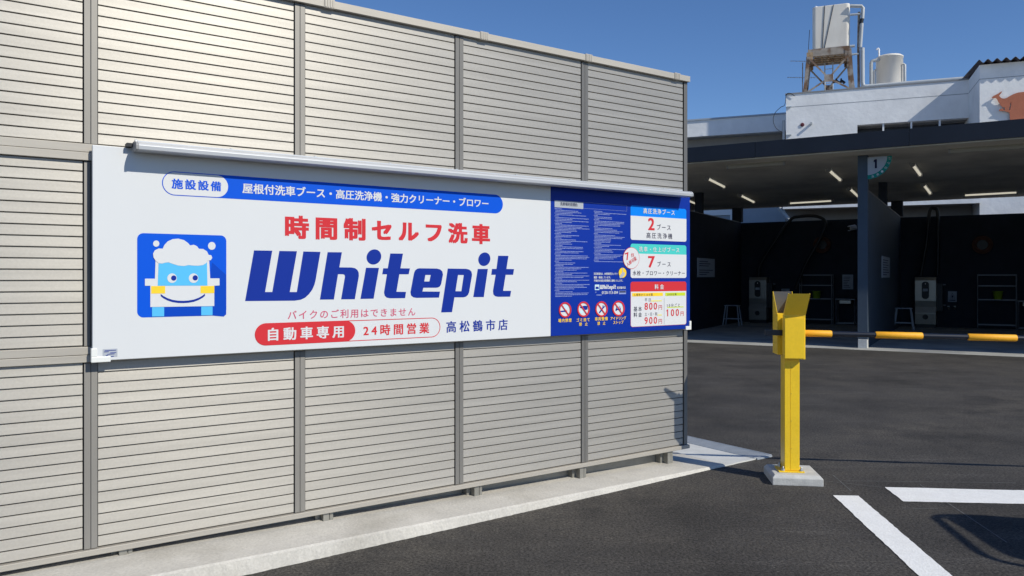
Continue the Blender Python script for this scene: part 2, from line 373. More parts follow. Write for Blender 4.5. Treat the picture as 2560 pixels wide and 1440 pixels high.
for i in range(len(POST) - 1):
    for z0, z1 in TIERS:
        o = panel_mesh(POST[i] + HW + .003, POST[i + 1] - HW - .006, z0, z1).build('panel', M['slat'], fence)
fx = lambda a, c, z: fw(a, c, z)
for i, u in enumerate(POST):
    last = i == len(POST) - 1
    for z0, z1 in TIERS:
        b = MB(); u1 = u + (.012 if last else HW)
        b.box(fx, u - HW, u - .0012, -.05, .0065, z0 + .002, z1 - .002) if not last else b.box(fx, u - .026, u1, -.05, .0065, z0 + .002, z1 - .002)
        if not last: b.box(fx, u + .0012, u1, -.05, .0065, z0 + .002, z1 - .002); b.box(fx, u - .0012, u + .0012, -.05, .0035, z0 + .002, z1 - .002)
        b.build('post', M['mullion'], fence, .0012)
ua, ub = POST[0] - .03, POST[-1] + .016
def rail(z0, z1, v1, e=0.0):
    b = MB(); b.box(fx, ua, ub + e, -.055, v1, z0, z1); return b.build('rail', M['rail'], fence, .002)
rail(3.073, 3.118, .030, .004); rail(2.1185, 2.159, .016); rail(2.077, 2.1165, .020); rail(1.1165, 1.156, .016); rail(1.079, 1.1145, .020); rail(.120, .149, .022, .008)
b = MB()
b.box(fx, ua, ub, -.062, -.052, .12, 3.07); b.build('back_sheet', M['mullion'], fence)
b = MB(); b.box(fx, ua, ub - .10, -.112, -.10, .0, .30); b.build('base_sheet', M['steel_foot'], fence)
for x in (818, 1204, 1465, 1686, 314):
    u = fuz(x, HY)[0]
    b = MB(); b.box(fx, u - .030, u + .034, -.06, .034, 3.070, 3.123)
    for k in range(4): b.box(fx, u - .026 + k * .0155, u - .016 + k * .0155, .033, .037, 3.074, 3.119)
    b.build('clip', M['rail'], fence, .001)
for x, yb in ((314, 1391), (820, 1302), (1195, 1236), (1457, 1189), (1675, 1153)):
    u, z = fuz(x, yb, .0); z = max(z, .0); zb = .0
    b = MB(); b.box(fx, u - .030, u + .006, -.045, .004, zb, .119); b.box(fx, u + .012, u + .032, -.045, .0, zb, .119); b.box(fx, u + .006, u + .012, -.045, -.006, zb, .119)
    b.box(fx, u - .06, u - .031, -.098, -.046, zb, .119)
    b.build('foot', M['steel_foot'], fence, .001)
# ------------------------------------------------------------------ signboard
VS = .070
su0, su1, sz0, sz1 = .484, 4.711, 1.089, 2.149
uj = fuz(1377, HY, VS)[0]
sign = thing('signboard', 'long white and blue car wash signboard fixed across the beige fence', 'signboard', fw(2.6, .05, 1.089))
b = MB(); b.box(fx, su0, uj - .0006, .042, VS, sz0, sz1); wp = sub(b.build('white_panel', M['white_board'], sign, .003))
b = MB(); b.box(fx, uj + .0006, su1, .042, VS, sz0, sz1); bpn = sub(b.build('blue_panel', M['blue_board'], sign, .003))
b = MB(); b.box(fx, su0 + .05, su1 - .05, .008, .041, 1.15, 1.19); b.box(fx, su0 + .05, su1 - .05, .021, .041, 2.05, 2.09); b.build('backing_rail', M['alu'], sign)
LAY = .0009
def place(vs, fs, layer, m, name, par, u=0, z=0, rot=0):
    b = MB(); c, s_ = math.cos(rot), math.sin(rot)
    b.add([fw(u + p.x * c - p.y * s_, VS + .0008 + LAY * layer + p.z, z + p.x * s_ + p.y * c) for p in vs], fs)
    return b.build(name, M[m], par)
def shape(pxloops, layer, m, name, par):
    loops = [[fuz(x, y, VS) for x, y in lp] for lp in pxloops]
    vs, fs = fill2d(loops); return place(vs, fs, layer, m, name, par)
def shape_uz(loops, layer, m, name, par):
    vs, fs = fill2d(loops); return place(vs, fs, layer, m, name, par)
def text(s, x0, yt, yb, x1, layer, m, par, bold=0.0):
    u0, zt = fuz(x0, yt, VS); _, zb = fuz(x0, yb, VS); u1, _ = fuz(x1, HY, VS)
    vs, fs = text2d(s, u1 - u0, zt - zb, bold); o = place(vs, fs, layer, m, 'lettering', par, u0, zb); return o
def rr(x0, x1, xr, yt, yb, r, layer, m, name, par, inset=0.0, hole=None):
    """rounded rectangle; x limits in photo pixels, heights read at xr, r in metres"""
    u0, u1 = fuz(x0, HY, VS)[0], fuz(x1, HY, VS)[0]; z1, z0 = fuz(xr, yt, VS)[1], fuz(xr, yb, VS)[1]
    r = min(r, (z1 - z0) / 2 - 1e-4, (u1 - u0) / 2 - 1e-4)
    loops = [rrect(u0 + inset, u1 - inset, z0 + inset, z1 - inset, max(r - inset, .0005))]
    if hole: loops.append(rrect(u0 + hole, u1 - hole, z0 + hole, z1 - hole, max(r - hole, .0005)))
    return shape_uz(loops, layer, m, name, par)
A = lambda pts: [(580 + x / 3, 420 + y / 3) for x, y in pts]
B = lambda pts: [(220 + x / 2.441, 330 + y / 2.441) for x, y in pts]
C = lambda pts: [(1360 + x / 3.6, 460 + y / 3.6) for x, y in pts]
# top pill
pz1 = (fuz(1237, 487.7, VS)[1] + fuz(437, 427, VS)[1]) / 2; pz0 = (fuz(1237, 535.2, VS)[1] + fuz(437, 486.5, VS)[1]) / 2
def pill(x0, x1, e, layer, m, nm):
    a, c = fuz(x0, HY, VS)[0] + e, fuz(x1, HY, VS)[0] - e; shape_uz([rrect(a, c, pz0 + e, pz1 - e, (pz1 - pz0) / 2 - e - .0002, 12)], layer, m, nm, wp)
pill(405, 1257, 0, 0, 'azure', 'pill_band'); pill(405, 572, .0042, 1, 'white', 'pill_badge')
text('施設設備', 428.9, 445.9, 471.3, 552.7, 2, 'azure', wp, .034)
text('屋根付洗車ブース・高圧洗浄機・強力クリーナー・ブロワー', 605.7, 457, 483, 1220.7, 1, 'white', wp, .026)
text('時間制セルフ洗車', 712.3, 537.3, 596.5, 1225, 0, 'red', wp, .054)
text('バイクのご利用はできません', 719.3, 776.5, 799.5, 1038.3, 0, 'pink_red', wp, .012)
rr(636.7, 1100.7, 663, 808, 864, 1, 0, 'red', 'pill_outline', wp, hole=.0045)
rr(637.5, 888, 663, 808.5, 863.5, 1, 1, 'red', 'pill_badge', wp)
text('自動車専用', 669.3, 820, 852.6, 859.3, 2, 'white', wp, .036)
text('24時間営業', 908.3, 812.5, 840.5, 1073, 0, 'red', wp, .028)
text('高松鶴市店', 1115.7, 803, 832, 1269, 0, 'navy', wp, .021)
# word mark
def curve3(pts): return pts
LET = [
 [[(165,618),(302,620),(248,930),(302,930),(355,622),(487,624),(433,930),(486,930),(535,626),(663,629),(627,840),(618,876),(602,912),(578,945),(548,973),(515,988),(470,995),(98,998)]],
 [[(717,631),(824,632),(805,745),(895,746),(922,751),(940,764),(950,785),(951,812),(921,984),(818,985),(847,815),(844,802),(834,797),(795,796),(764,986),(659,987)]],
 [[(1005,748),(1102,749),(1062,980),(963,982)]],
 [[(1187,641),(1282,642),(1263,752),(1334,753),(1325,797),(1255,797),(1233,928),(1305,929),(1298,976),(1185,977),(1160,972),(1145,957),(1140,932),(1162,797),(1126,797),(1134,752),(1168,752)]],
 [[(1405,752),(1535,754),(1560,760),(1577,775),(1582,800),(1568,872),(1559,888),(1545,896),(1528,898),(1435,898),(1428,926),(1560,927),(1552,972),(1385,974),(1360,970),(1343,956),(1338,932),(1365,787),(1374,767),(1388,756)], [(1450,802),(1490,802),(1480,851),(1442,851)]],
 [[(1618,754),(1755,756),(1780,762),(1796,778),(1800,802),(1778,932),(1769,952),(1755,965),(1735,970),(1668,970),(1650,1081),(1568,1083)], [(1695,802),(1738,803),(1720,924),(1676,924)]],
 [[(1843,757),(1919,757),(1888,968),(1809,968)]],
 [[(1996,658),(2073,659),(2058,757),(2115,758),(2108,801),(2052,801),(2033,921),(2093,921),(2086,965),(1993,966),(1973,961),(1960,948),(1957,922),(1977,801),(1944,801),(1950,757),(1983,757)]]]
DOTS = [ellipse(1064, 667, 55, 57), ellipse(1892, 684, 45, 51)]
DOTS = [[(x - (y - cy) * .08, y) for x, y in d] for d, cy in zip(DOTS, (667, 684))]
word = LET + [[d] for d in DOTS]
def word_loops(): return [[fuz(x, y, VS) for x, y in A(lp)] for L_ in word for lp in L_]
WL = word_loops()
shape_uz(WL, 0, 'navy', 'word_mark', wp)
# car emblem
lg = sub(rr(342.9, 565.8, 347, 582.5, 794, .030, 0, 'azure', 'emblem', wp))
def em(pts, layer, m, nm='emblem_shape'): return shape([B(pts)], layer, m, nm, lg)
BASE_WP = BASE[wp.name]
lg_parent = wp
def emb(pts, layer, m, nm='emblem_shape'): return shape([B(pts)], layer, m, nm, wp)
lg.name = 'emblem'
ICON = [
 ([(757,795),(843,872),(843,1112),(828,1126),(759,1120),(760,1062),(771,1060),(771,938),(802,936),(802,893),(745,893)], 1, 'azure_dark'),
 ([(464,1068),(690,1064),(690,1122),(464,1126)], 1, 'azure_dark'),
 ([(412,770),(738,770),(745,893),(802,893),(802,936),(770,938),(770,1062),(380,1068),(380,938),(347,938),(347,895),(408,895)], 2, 'white'),
 ([(390,1069),(464,1068),(464,1125),(390,1126)], 3, 'sky_blue'), ([(690,1065),(759,1064),(759,1118),(690,1119)], 3, 'sky_blue'),
 ([(430,795),(725,795),(728,937),(425,938)], 3, 'sky_blue'),
 ([(430,800),(412,786),(399,765),(396,742),(407,722),(430,711),(455,712),(465,690),(485,668),(515,654),(550,651),(585,660),(610,678),(622,692),(645,688),(664,697),(676,713),(702,714),(725,729),(735,750),(751,752),(757,768),(748,782),(726,787),(720,800),(700,812),(670,816),(640,815),(612,812),(585,818),(550,815),(520,806),(490,795),(472,797),(450,803)], 4, 'white'),
 ([(385,940),(470,940),(470,985),(385,986)], 3, 'yellow'), ([(686,940),(770,939),(770,983),(686,984)], 3, 'yellow'),
 (ellipse(416, 681, 19, 19), 1, 'white'), (ellipse(755, 695, 23, 24), 1, 'white'),
 (ellipse(512, 892, 29, 29), 4, 'white'), (ellipse(643, 892, 29, 29), 4, 'white'), (ellipse(522, 891, 16, 16), 5, 'navy'), (ellipse(653, 890, 16, 16), 5, 'navy')]
arc = [(443, 995), (460, 1008), (485, 1021), (515, 1031), (548, 1036), (580, 1037), (612, 1035), (645, 1029), (675, 1018), (698, 1005), (713, 993)]
ICON.append(([(x, y - 7) for x, y in arc] + [(x, y + 7) for x, y in arc[::-1]], 3, 'navy'))
for pts, l, m in ICON: emb(pts, l, m)
# blue panel: rules
rr(1386.4, 1457.8, 1386.4, 500.5, 518, .0008, 0, 'grey', 'heading_box', bpn)
text('洗車場利用規約', 1400.3, 505, 514, 1443, 1, 'dark', bpn, .004)
rr(1457.8, 1567, 1457.8, 505.6, 521, .0008, 0, 'print', 'heading_outline', bpn, hole=.0014)
def prose(x0, x1, y0, y1, rows, nm='fine_print', mt='print', short=.45):
    u0, u1 = fuz(x0, HY, VS)[0], fuz(x1, HY, VS)[0]; zt, zb = fuz(x0, y0, VS)[1], fuz(x0, y1, VS)[1]
    b = MB(); pitch = (zt - zb) / rows; k = 0
    while k < rows:
        run = random.choice((2, 3, 3, 4, 5)); 
        for q in range(run):
            if k >= rows: break
            z = zt - k * pitch; k += 1
            first = q == 0; end = u0 + (u1 - u0) * (random.uniform(.10, .25) if first and run > 2 else (random.uniform(.9, 1.0) if q < run - 1 and random.random() < .6 else random.uniform(short, .9)))
            u = u0 + (0 if first else .006)
            while u < end:
                l = random.uniform(.003, .010); l = min(l, end - u); hh = pitch * random.uniform(.34, .50)
                b.add([fw(u, VS + .0009, z - hh), fw(u + l, VS + .0009, z - hh), fw(u + l, VS + .0009, z), fw(u, VS + .0009, z)], [(0, 1, 2, 3)])
                u += l + random.uniform(.0006, .0022)
    return b.build(nm, M[mt], bpn)
prose(1386.5, 1474, 520.6, 744, 61); prose(1484.4, 1567, 527, 656.5, 37)
prose(1491, 1560.5, 736.5, 741.5, 1)
text('当洗車場内は、24時間防犯カメラで', 1484.4, 681.2, 687.4, 1543.3, 0, 'white', bpn, .02)
text('撮影・録画しています。', 1484.4, 690.4, 696.4, 1526.7, 0, 'white', bpn, .02)
text('不審者を発見次第警察に通報いたします。', 1484.4, 698.7, 704.6, 1557, 0, 'white', bpn, .02)
def cpx(lp): return [C(lp)]
shape(cpx(ellipse(706, 800, 38, 49)), 0, 'dark', 'camera_badge', bpn); shape(cpx(ellipse(706, 799, 34, 45)), 1, 'yellow', 'camera_badge', bpn)
shape(cpx([(702, 755), (709, 755), (709, 790), (728, 800), (722, 820), (700, 845), (680, 848), (676, 832), (690, 812), (702, 795)]), 2, 'grey', 'camera_badge', bpn)
# small logo line
rr(1487, 1498.2, 1487, 711.5, 725.2, .003, 0, 'pale_cyan', 'small_emblem', bpn)
shape(cpx([(463, 945), (463, 935), (466, 925), (470, 915), (485, 914), (489, 925), (492, 935), (492, 945)]), 1, 'navy', 'small_emblem', bpn)
shape(cpx([(466, 918), (472, 909), (482, 908), (490, 917), (488, 924), (468, 924)]), 2, 'white', 'small_emblem', bpn)
wu = [p[0] for l in WL for p in l]; wz = [p[1] for l in WL for p in l]
a0, a1, c0, c1 = min(wu), max(wu), min(wz), max(wz)
t0, t1 = fuz(1499.7, HY, VS)[0], fuz(1540, HY, VS)[0]; q1, q0 = fuz(1499.7, 711.5, VS)[1], fuz(1499.7, 726, VS)[1]
shape_uz([[(t0 + (p[0] - a0) / (a1 - a0) * (t1 - t0), q0 + (p[1] - c0) / (c1 - c0) * (q1 - q0)) for p in l] for l in WL], 0, 'white', 'small_word_mark', bpn)
text('高松鶴市店', 1542, 716.0, 722.4, 1564, 0, 'white', bpn, .02)
text('0120-113-304', 1504.4, 728, 735.2, 1544.7, 0, 'white', bpn, .025)
prose(1488, 1502, 729.5, 734, 1)
rr(1547.5, 1564.7, 1547.5, 727, 735.4, .0012, 0, 'print', 'badge_box', bpn); rr(1548.3, 1563.9, 1548.3, 728, 731.4, .0006, 1, 'dark', 'badge_box', bpn)
# prohibition icons
def icon(cx, cy, shapes):
    shape(cpx(ellipse(cx, cy, 53, 66)), 0, 'white', 'icon_disc', bpn)
    for l, m, lay in shapes: shape(cpx([(cx + x, cy + y) for x, y in l]), lay, m, 'icon_symbol', bpn)
    shape([C(ellipse(cx, cy, 56, 70)), C(ellipse(cx, cy, 44, 56))], 4, 'red', 'icon_ring', bpn)
    shape(cpx([(cx - 36, cy - 44), (cx - 29, cy - 50), (cx + 36, cy + 44), (cx + 29, cy + 50)]), 5, 'red', 'icon_bar', bpn)
icon(187, 1133, [([(-40, 8), (12, 4), (12, 17), (-40, 21)], 'navy', 1), ([(12, 4), (20, 4), (20, 17), (12, 17)], 'pink_red', 1), ([(x * .9 + 8, y) for x, y in ellipse(0, -25, 18, 20)], 'pale_cyan', 1)])
icon(353, 1127, [([(-28, -22), (10, -32), (38, -30), (38, 2), (14, 8), (4, -4), (-16, -8), (-30, -12)], 'navy', 1), (ellipse(-16, 26, 14, 15), 'pale_cyan', 1)])
icon(515, 1125, [([(-22, 30), (12, -18), (10, -30), (18, -36), (20, -22), (28, -24), (30, -34), (34, -20), (20, -8), (-12, 36), (-22, 40)], 'navy', 1)])
icon(668, 1120, [([(-26, 22), (-24, 4), (-16, -14), (14, -16), (22, 2), (22, 22), (12, 22), (12, 14), (-14, 14), (-14, 22)], 'navy', 1), ([(-12, -9), (10, -10), (14, 0), (-16, 1)], 'white', 2), (ellipse(20, -34, 14, 17), 'pale_cyan', 1)])
for s_, x0, yt, yb, x1 in (('場内禁煙', 1395.3, 797.0, 806.2, 1428.6), ('ゴミ捨て', 1441.4, 795.5, 804.6, 1473.9), ('禁　止', 1447.5, 806.2, 815, 1468.9), ('車両整備', 1487, 793, 802.2, 1519),
                           ('禁　止', 1493.3, 804.2, 813, 1513.3), ('アイドリング', 1526, 792, 800.4, 1565), ('ストップ', 1532.8, 802, 810.6, 1558.6)):
    text(s_, x0, yt, yb, x1, 0, 'yellow', bpn, .022)
# cards
CX0, CX1 = 1576.2, 1715.6
def card(yt, yh, yb, hm):
    rr(CX0, CX1, CX0, yt, yb, .02, 0, hm, 'card_header', bpn)
    u0, u1 = fuz(CX0, HY, VS)[0], fuz(CX1, HY, VS)[0]; zh, zb = fuz(CX0, yh, VS)[1], fuz(CX0, yb, VS)[1]
    e = .0022 if hm == 'red' else .0
    pts = [p for p in rrect(u0 + e, u1 - e, zb + e, zh, .018)]
    pts = [(p if p[1] < (zb + zh) / 2 else (u0 + e if p[0] < (u0 + u1) / 2 else u1 - e, zh)) for p in pts]
    out = [pts[0]]
    for p in pts[1:]:
        if (p[0] - out[-1][0]) ** 2 + (p[1] - out[-1][1]) ** 2 > 1e-9: out.append(p)
    shape_uz([out], 1, 'white', 'card_body', bpn)
card(512.8, 539, 599.3, 'bright_blue'); card(609, 633.6, 695, 'teal'); card(704.4, 729.3, 818, 'red')
T = lambda s_, x0, yt, yb, x1, m, bold: text(s_, x0, yt, yb, x1, 2, m, bpn, bold)
T('高圧洗浄ブース', 1607.8, 520, 533.6, 1686, 'white', .024); T('2', 1619.7, 544.5, 575.3, 1635.8, 'red', .045); T('ブース', 1642, 560.3, 574.2, 1676, 'dark', .010); T('高圧洗浄機', 1615.6, 580.8, 595.4, 1680, 'dark', .006)
T('洗車・仕上げブース', 1596.7, 616, 629, 1697.5, 'white', .022); T('7', 1619.7, 640, 669, 1636.4, 'red', .045); T('ブース', 1642.8, 653.5, 666.2, 1676, 'dark', .010); T('水栓・ブロワー・クリーナー', 1581.4, 676.2, 688.6, 1711.4, 'dark', .008)
T('料金', 1636, 710.6, 723.4, 1659, 'white', .024)
rr(1580, 1656.7, 1580, 732.6, 741.2, .0008, 2, 'yellow', 'price_bar', bpn); rr(1662.8, 1712.5, 1662.8, 731.8, 739.8, .0008, 2, 'lime', 'price_bar', bpn)
text('入場時から30分間', 1583.6, 734.0, 740.4, 1630.8, 3, 'dark', bpn, 0); text('30分以降', 1667.5, 733.0, 739.2, 1690.5, 3, 'dark', bpn, 0)
T('平日', 1611.4, 746, 754.2, 1626, 'dark', 0); rr(1627, 1654, 1627, 750.8, 754, .0005, 2, 'pale_yellow', 'underline', bpn)
T('800', 1610.8, 757, 774.9, 1642, 'red', .022); T('円', 1646, 763, 774.2, 1654.4, 'red', .006)
T('土・日・祝', 1611.4, 781.4, 789.9, 1642.8, 'dark', 0); rr(1643.5, 1654, 1643.5, 786.2, 789.2, .0005, 2, 'pale_yellow', 'underline', bpn)
T('900', 1610.8, 793, 810.6, 1642, 'red', .022); T('円', 1646, 797.8, 809.2, 1654.4, 'red', .006)
T('基本', 1583.6, 766.6, 778.9, 1604, 'dark', .008); T('料金', 1583.6, 781.2, 793, 1604, 'dark', .008)
rr(1659.6, 1660.5, 1659.6, 745, 811, .0001, 2, 'grey', 'divider', bpn)
T('10分ごと', 1667.5, 759.2, 767.9, 1699.4, 'dark', .004); rr(1667.5, 1708.6, 1667.5, 767.2, 769.6, .0005, 1.6, 'lime', 'underline', bpn)
T('100', 1667.5, 773.2, 790.8, 1696.7, 'red', .022); T('円', 1700.8, 778.8, 789.9, 1708.6, 'red', .006)
shape(cpx(ellipse(782, 667, 74, 98)), 3, 'red', 'round_badge', bpn); shape(cpx(ellipse(782, 667, 71, 94)), 4, 'white', 'round_badge', bpn)
def rtext(s_, px, py, wid, hei, ang, bold):
    u, z = fuz(px, py, VS); vs, fs = text2d(s_, wid, hei, bold); place(vs, fs, 5, 'red', 'lettering', bpn, u, z, math.radians(ang))
rtext('7', 1564.5, 651.5, .038, .056, 16, .035); rtext('台', 1577.5, 643.5, .032, .030, 18, .014); rtext('入庫可能', 1567.5, 667, .112, .032, 29, .014)
# corner guards, maker plate
def corner(u0, u1, z, sgn, nm='corner_bracket'):
    b = MB(); w_, l_ = .020, .080
    if sgn < 0: b.box(fx, u0 - .006, u0 + l_, .036, VS + .004, z - .008, z + w_); b.box(fx, u0 - .006, u0 + w_, .036, VS + .0045, z + w_ - .001, z + .062)
    else: b.box(fx, u1 - .055, u1 + .008, .036, VS + .008, z - .008, z + .022); b.box(fx, u1 - .014, u1 + .008, .036, VS + .0085, z + .021, z + .062)
    b.build(nm, M['bracket'], sign, .003)
corner(su0, su1, sz0, -1); corner(su0, su1, sz0, 1)
pq = sub(rr(256.5, 293.5, 257, 873, 893.5, .001, 0, 'grey', 'maker_plate', wp))
b = MB(); zt, zb = fuz(257, 873, VS)[1], fuz(257, 893, VS)[1]; u0, u1 = fuz(257, HY, VS)[0], fuz(293.5, HY, VS)[0]
for k, (f0, f1) in enumerate(((.12, .9), (.08, .4), (.5, .92), (.3, .8), (.2, .35), (.55, .75))):
    z = zt - .006 - k * .006
    b.add([fw(u0 + (u1 - u0) * f0, VS + .0025, z - .0028), fw(u0 + (u1 - u0) * f1, VS + .0025, z - .0028), fw(u0 + (u1 - u0) * f1, VS + .0025, z), fw(u0 + (u1 - u0) * f0, VS + .0025, z)], [(0, 1, 2, 3)])
b.build('fine_print', M['navy'], wp)
# ------------------------------------------------------------------ light bar over the sign
lb = thing('sign_light_bar', 'long pale grey aluminium light bar mounted along the top edge of the signboard', 'sign light', fw(2.6, .1, 2.15))
ul0 = su0 + .175; ul1 = su1 - .112
prof = [(.032, 2.152), (.085, 2.152), (.092, 2.128), (.186, 2.126), (.194, 2.129), (.1955, 2.148), (.190, 2.158), (.177, 2.165), (.160, 2.168), (.098, 2.172), (.096, 2.186), (.032, 2.186)]
b = MB(); b.prism([fw(ul0 + .012, v, z) for v, z in prof], U * (ul1 - ul0 - .012)); b.build('housing', M['alu'], lb, .001)
b = MB(); b.box(fx, ul0 + .02, ul1 - .16, .099, .106, 2.173, 2.184); b.build('top_strip', M['alu'], lb, .001)
def cap(u0, u1, nm='end_cap', m='alu_end'):
    cp = [(.092, 2.126), (.186, 2.124), (.197, 2.128), (.1975, 2.149), (.190, 2.161), (.177, 2.168), (.160, 2.171), (.096, 2.175)]
    b = MB(); b.prism([fw(u0, v, z) for v, z in cp], U * (u1 - u0)); b.build(nm, M[m], lb, .0015)
cap(ul0, ul0 + .0115); cap(ul1 + .0005, ul1 + .012, m='alu')
for k in range(9):
    u = ul0 + .02 + k * (ul1 - ul0 - .2) / 8
    b = MB(); b.box(fx, u - .006, u + .006, .060, .078, 2.1865, 2.193); b.build('screw_clip', M['nut'], lb)
b = MB(); b.box(fx, ul0 - .028, ul0 - .001, .05, .11, 2.150, 2.168); b.build('hinge', M['black'], lb)
# ------------------------------------------------------------------ barrier gate
gp = ground(1931.7, 1213) ; gp.z = 0                                  # front left foot of its block
def gw(a, d, z): return gp + G * a + GD * d + UP * z
gate = thing('barrier_gate', 'yellow parking barrier gate with striped arm bolted to a concrete block', 'barrier gate', gw(.17, .17, 0))
b = MB()
lo = [(0, 0), (.352, 0), (.352, .352), (0, .352)]; hi = [(.02, .02), (.332, .02), (.332, .332), (.02, .332)]
b.add([gw(x, y, 0) for x, y in lo] + [gw(x, y, .052) for x, y in lo] + [gw(x, y, .074) for x, y in hi],
      [(3, 2, 1, 0), (8, 9, 10, 11)] + [(i, (i + 1) % 4, 4 + (i + 1) % 4, 4 + i) for i in range(4)] + [(4 + i, 4 + (i + 1) % 4, 8 + (i + 1) % 4, 8 + i) for i in range(4)])
b.build('concrete_base', M['block'], gate, .004)
ax = .155; ay = .165                                                   # post axis
def ga(a, d, z): return gw(ax + a, ay + d, z)
b = MB(); b.box(ga, -.095, .085, -.085, .085, .075, .084); b.build('base_plate', M['yellow'], gate, .001)
for sx in (-.062, .066):
    for sy in (-.062, .062):
        b = MB(); b.lathe(ga(sx, sy, .084), [(.015, 0), (.015, .012), (.0145, .013)], 6); b.lathe(ga(sx, sy, .096), [(.0075, 0), (.0075, .016), (.005, .018)], 12); b.build('nut', M['nut'], gate)
b = MB(); b.box(ga, -.053, .053, -.068, .068, .0845, .93); b.build('post', M['yellow'], gate, .002)
b = MB(); b.box(ga, -.051, -.014, -.0705, -.0682, .09, .897); b.box(ga, -.0115, .050, -.0705, -.0682, .09, .897); b.build('cover_plate', M['yellow'], gate, .0006)
for z in (.25, .45, .65, .84):
    b = MB(); b.lathe(ga(-.004, -.0705, z), [(.004, 0), (.0035, .002)], 10, -GD); b.build('screw', M['yellow_edge'], gate)
# housings: front one near the camera, rear one behind, arm between them
bx0, bx1 = -.066, .082
b = MB(); b.box(ga, bx0, bx1, -.122, -.060, .905, 1.226); b.build('front_housing', M['yellow'], gate, .003)
b = MB(); b.box(ga, bx0 + .004, bx1 - .010, -.1265, -.1225, .912, 1.205); b.build('front_panel', M['yellow'], gate, .0012)
b = MB(); b.box(ga, -.058, .050, -.0595, .0045, .931, 1.200); 
b.build('core', M['yellow'], gate, .002)
b = MB(); rz = [(bx0 - .030, .075, .925), (bx1 - .02, .075, .915)]
b.box(ga, bx0 - .024, bx1 - .030, .005, .1765, .925, 1.228); b.build('rear_housing', M['yellow'], gate, .003)
def hood(name, y0, y1, z0, z1, x0, x1, m, th):
    b = MB(); b.hexa([ga(x0, y0, z0), ga(x1, y0, z0), ga(x1 + .002, y1, z1), ga(x0 + .002, y1, z1), ga(x0, y0 + th, z0), ga(x1, y0 + th, z0), ga(x1 + .002, y1 + th, z1), ga(x0 + .002, y1 + th, z1)])
    return b.build(name, M[m], gate, .001)
hood('front_hood', -.124, -.262, 1.2265, 1.383, bx0, bx1, 'yellow', .004)
for x in (bx0, bx1 - .003):                                            # folded side flanges
    b = MB(); b.prism([ga(x, -.1195, 1.2270), ga(x + .002, -.2575, 1.3828), ga(x + .002, -.238, 1.3865), ga(x, -.082, 1.2290)], G * .003); b.build('hood_flange', M['yellow'], gate)
rx0, rx1 = bx0 - .024, bx1 - .030
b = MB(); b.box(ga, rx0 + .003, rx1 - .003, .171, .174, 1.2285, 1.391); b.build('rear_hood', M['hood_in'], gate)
b = MB(); b.box(ga, rx0 + .003, rx1 - .003, .1745, .1765, 1.2285, 1.391); b.build('hood_back', M['yellow'], gate)
for x in (rx0, rx1 - .003):                                            # sloping side cheeks
    b = MB(); b.prism([ga(x, .006, 1.2285), ga(x, .1765, 1.2285), ga(x, .1765, 1.392), ga(x, .168, 1.392)], G * .0028); b.build('hood_cheek', M['yellow'], gate)
# arm: a level black pole with orange sleeves, passing the slot
zarm = 1.090; pv = ga(0, -.028, zarm); tip = G + UP * -.0145
def arm_at(px):                                                        # distance along the arm for a photo column
    k = (px - CX) / F; return (k * pv.y - pv.x) / (tip.x - k * tip.y)
armL = 4.6
b = MB(); b.tube([pv + tip * .04, pv + tip * armL], .0185, 16); arm = b.build('arm', M['black_pole'], gate); sub(arm)
e0 = arm_at(1912.5); e1 = arm_at(1957)
b = MB(); b.bar(pv + tip * e0, pv + tip * .039, .036, .040); b.build('arm_tail', M['black_pole'], gate, .002)
for x0, x1 in ((1996, 2079), (2188.5, 2306), (2419.5, 2541)):
    b = MB(); p, q = pv + tip * arm_at(x0), pv + tip * arm_at(x1); d = (q - p).normalized() * .004
    b.tube([p, p + d, q - d, q], [.0215, .0245, .0245, .0215], 20); b.build('sleeve', M['orange'], arm)
st = arm_at(2541) - arm_at(2419.5)
for k in (1, 2, 3):
    a = arm_at(2541) + st * (2 * k - 1)
    b = MB(); b.tube([pv + tip * a, pv + tip * (a + st)], .0245, 20); b.build('sleeve', M['orange'], arm)
# ------------------------------------------------------------------ wash bays
bx = lambda a, c, z: bw(a, c, z)
can = thing('wash_bay_canopy', 'dark flat roofed car wash canopy with black bay walls and a blue grey pillar', 'canopy', bw(0, 0, 0))
SOF = lambda t: 4.09 - .0293 * (t + .2)
SL, SR = -14.0, 13.0
b = MB()
b.hexa([bw(SL, -.238, SOF(-.238)), bw(SR, -.238, SOF(-.238)), bw(SR, 9.1, SOF(9.1)), bw(SL, 9.1, SOF(9.1)), bw(SL, -.238, 4.42), bw(SR, -.238, 4.42), bw(SR, 9.1, 4.16), bw(SL, 9.1, 4.16)])
b.build('roof', M['soffit'], can)
b = MB()
e = SL
for k in range(9):
    e2 = SL + 3.0 * (k + 1); b.box(bx, e + .004, e2 - .004, -.30, -.24, 4.115, 4.45); e = e2
b.build('fascia', M['canopy'], can)
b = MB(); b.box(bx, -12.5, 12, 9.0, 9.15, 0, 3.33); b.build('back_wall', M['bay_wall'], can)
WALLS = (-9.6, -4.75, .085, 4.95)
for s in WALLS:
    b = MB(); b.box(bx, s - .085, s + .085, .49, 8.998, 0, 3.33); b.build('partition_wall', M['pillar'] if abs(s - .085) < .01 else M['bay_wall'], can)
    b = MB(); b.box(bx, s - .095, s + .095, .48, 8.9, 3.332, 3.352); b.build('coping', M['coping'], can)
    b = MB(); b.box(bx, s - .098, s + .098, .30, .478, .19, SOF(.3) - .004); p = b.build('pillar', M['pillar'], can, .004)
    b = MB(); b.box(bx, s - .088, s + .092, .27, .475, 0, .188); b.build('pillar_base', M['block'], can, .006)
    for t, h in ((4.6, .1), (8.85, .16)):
        b = MB(); b.box(bx, s - h, s + h, t - .1, t + .1, 3.353, SOF(t) - .002); b.build('column', M['bay_wall'], can)
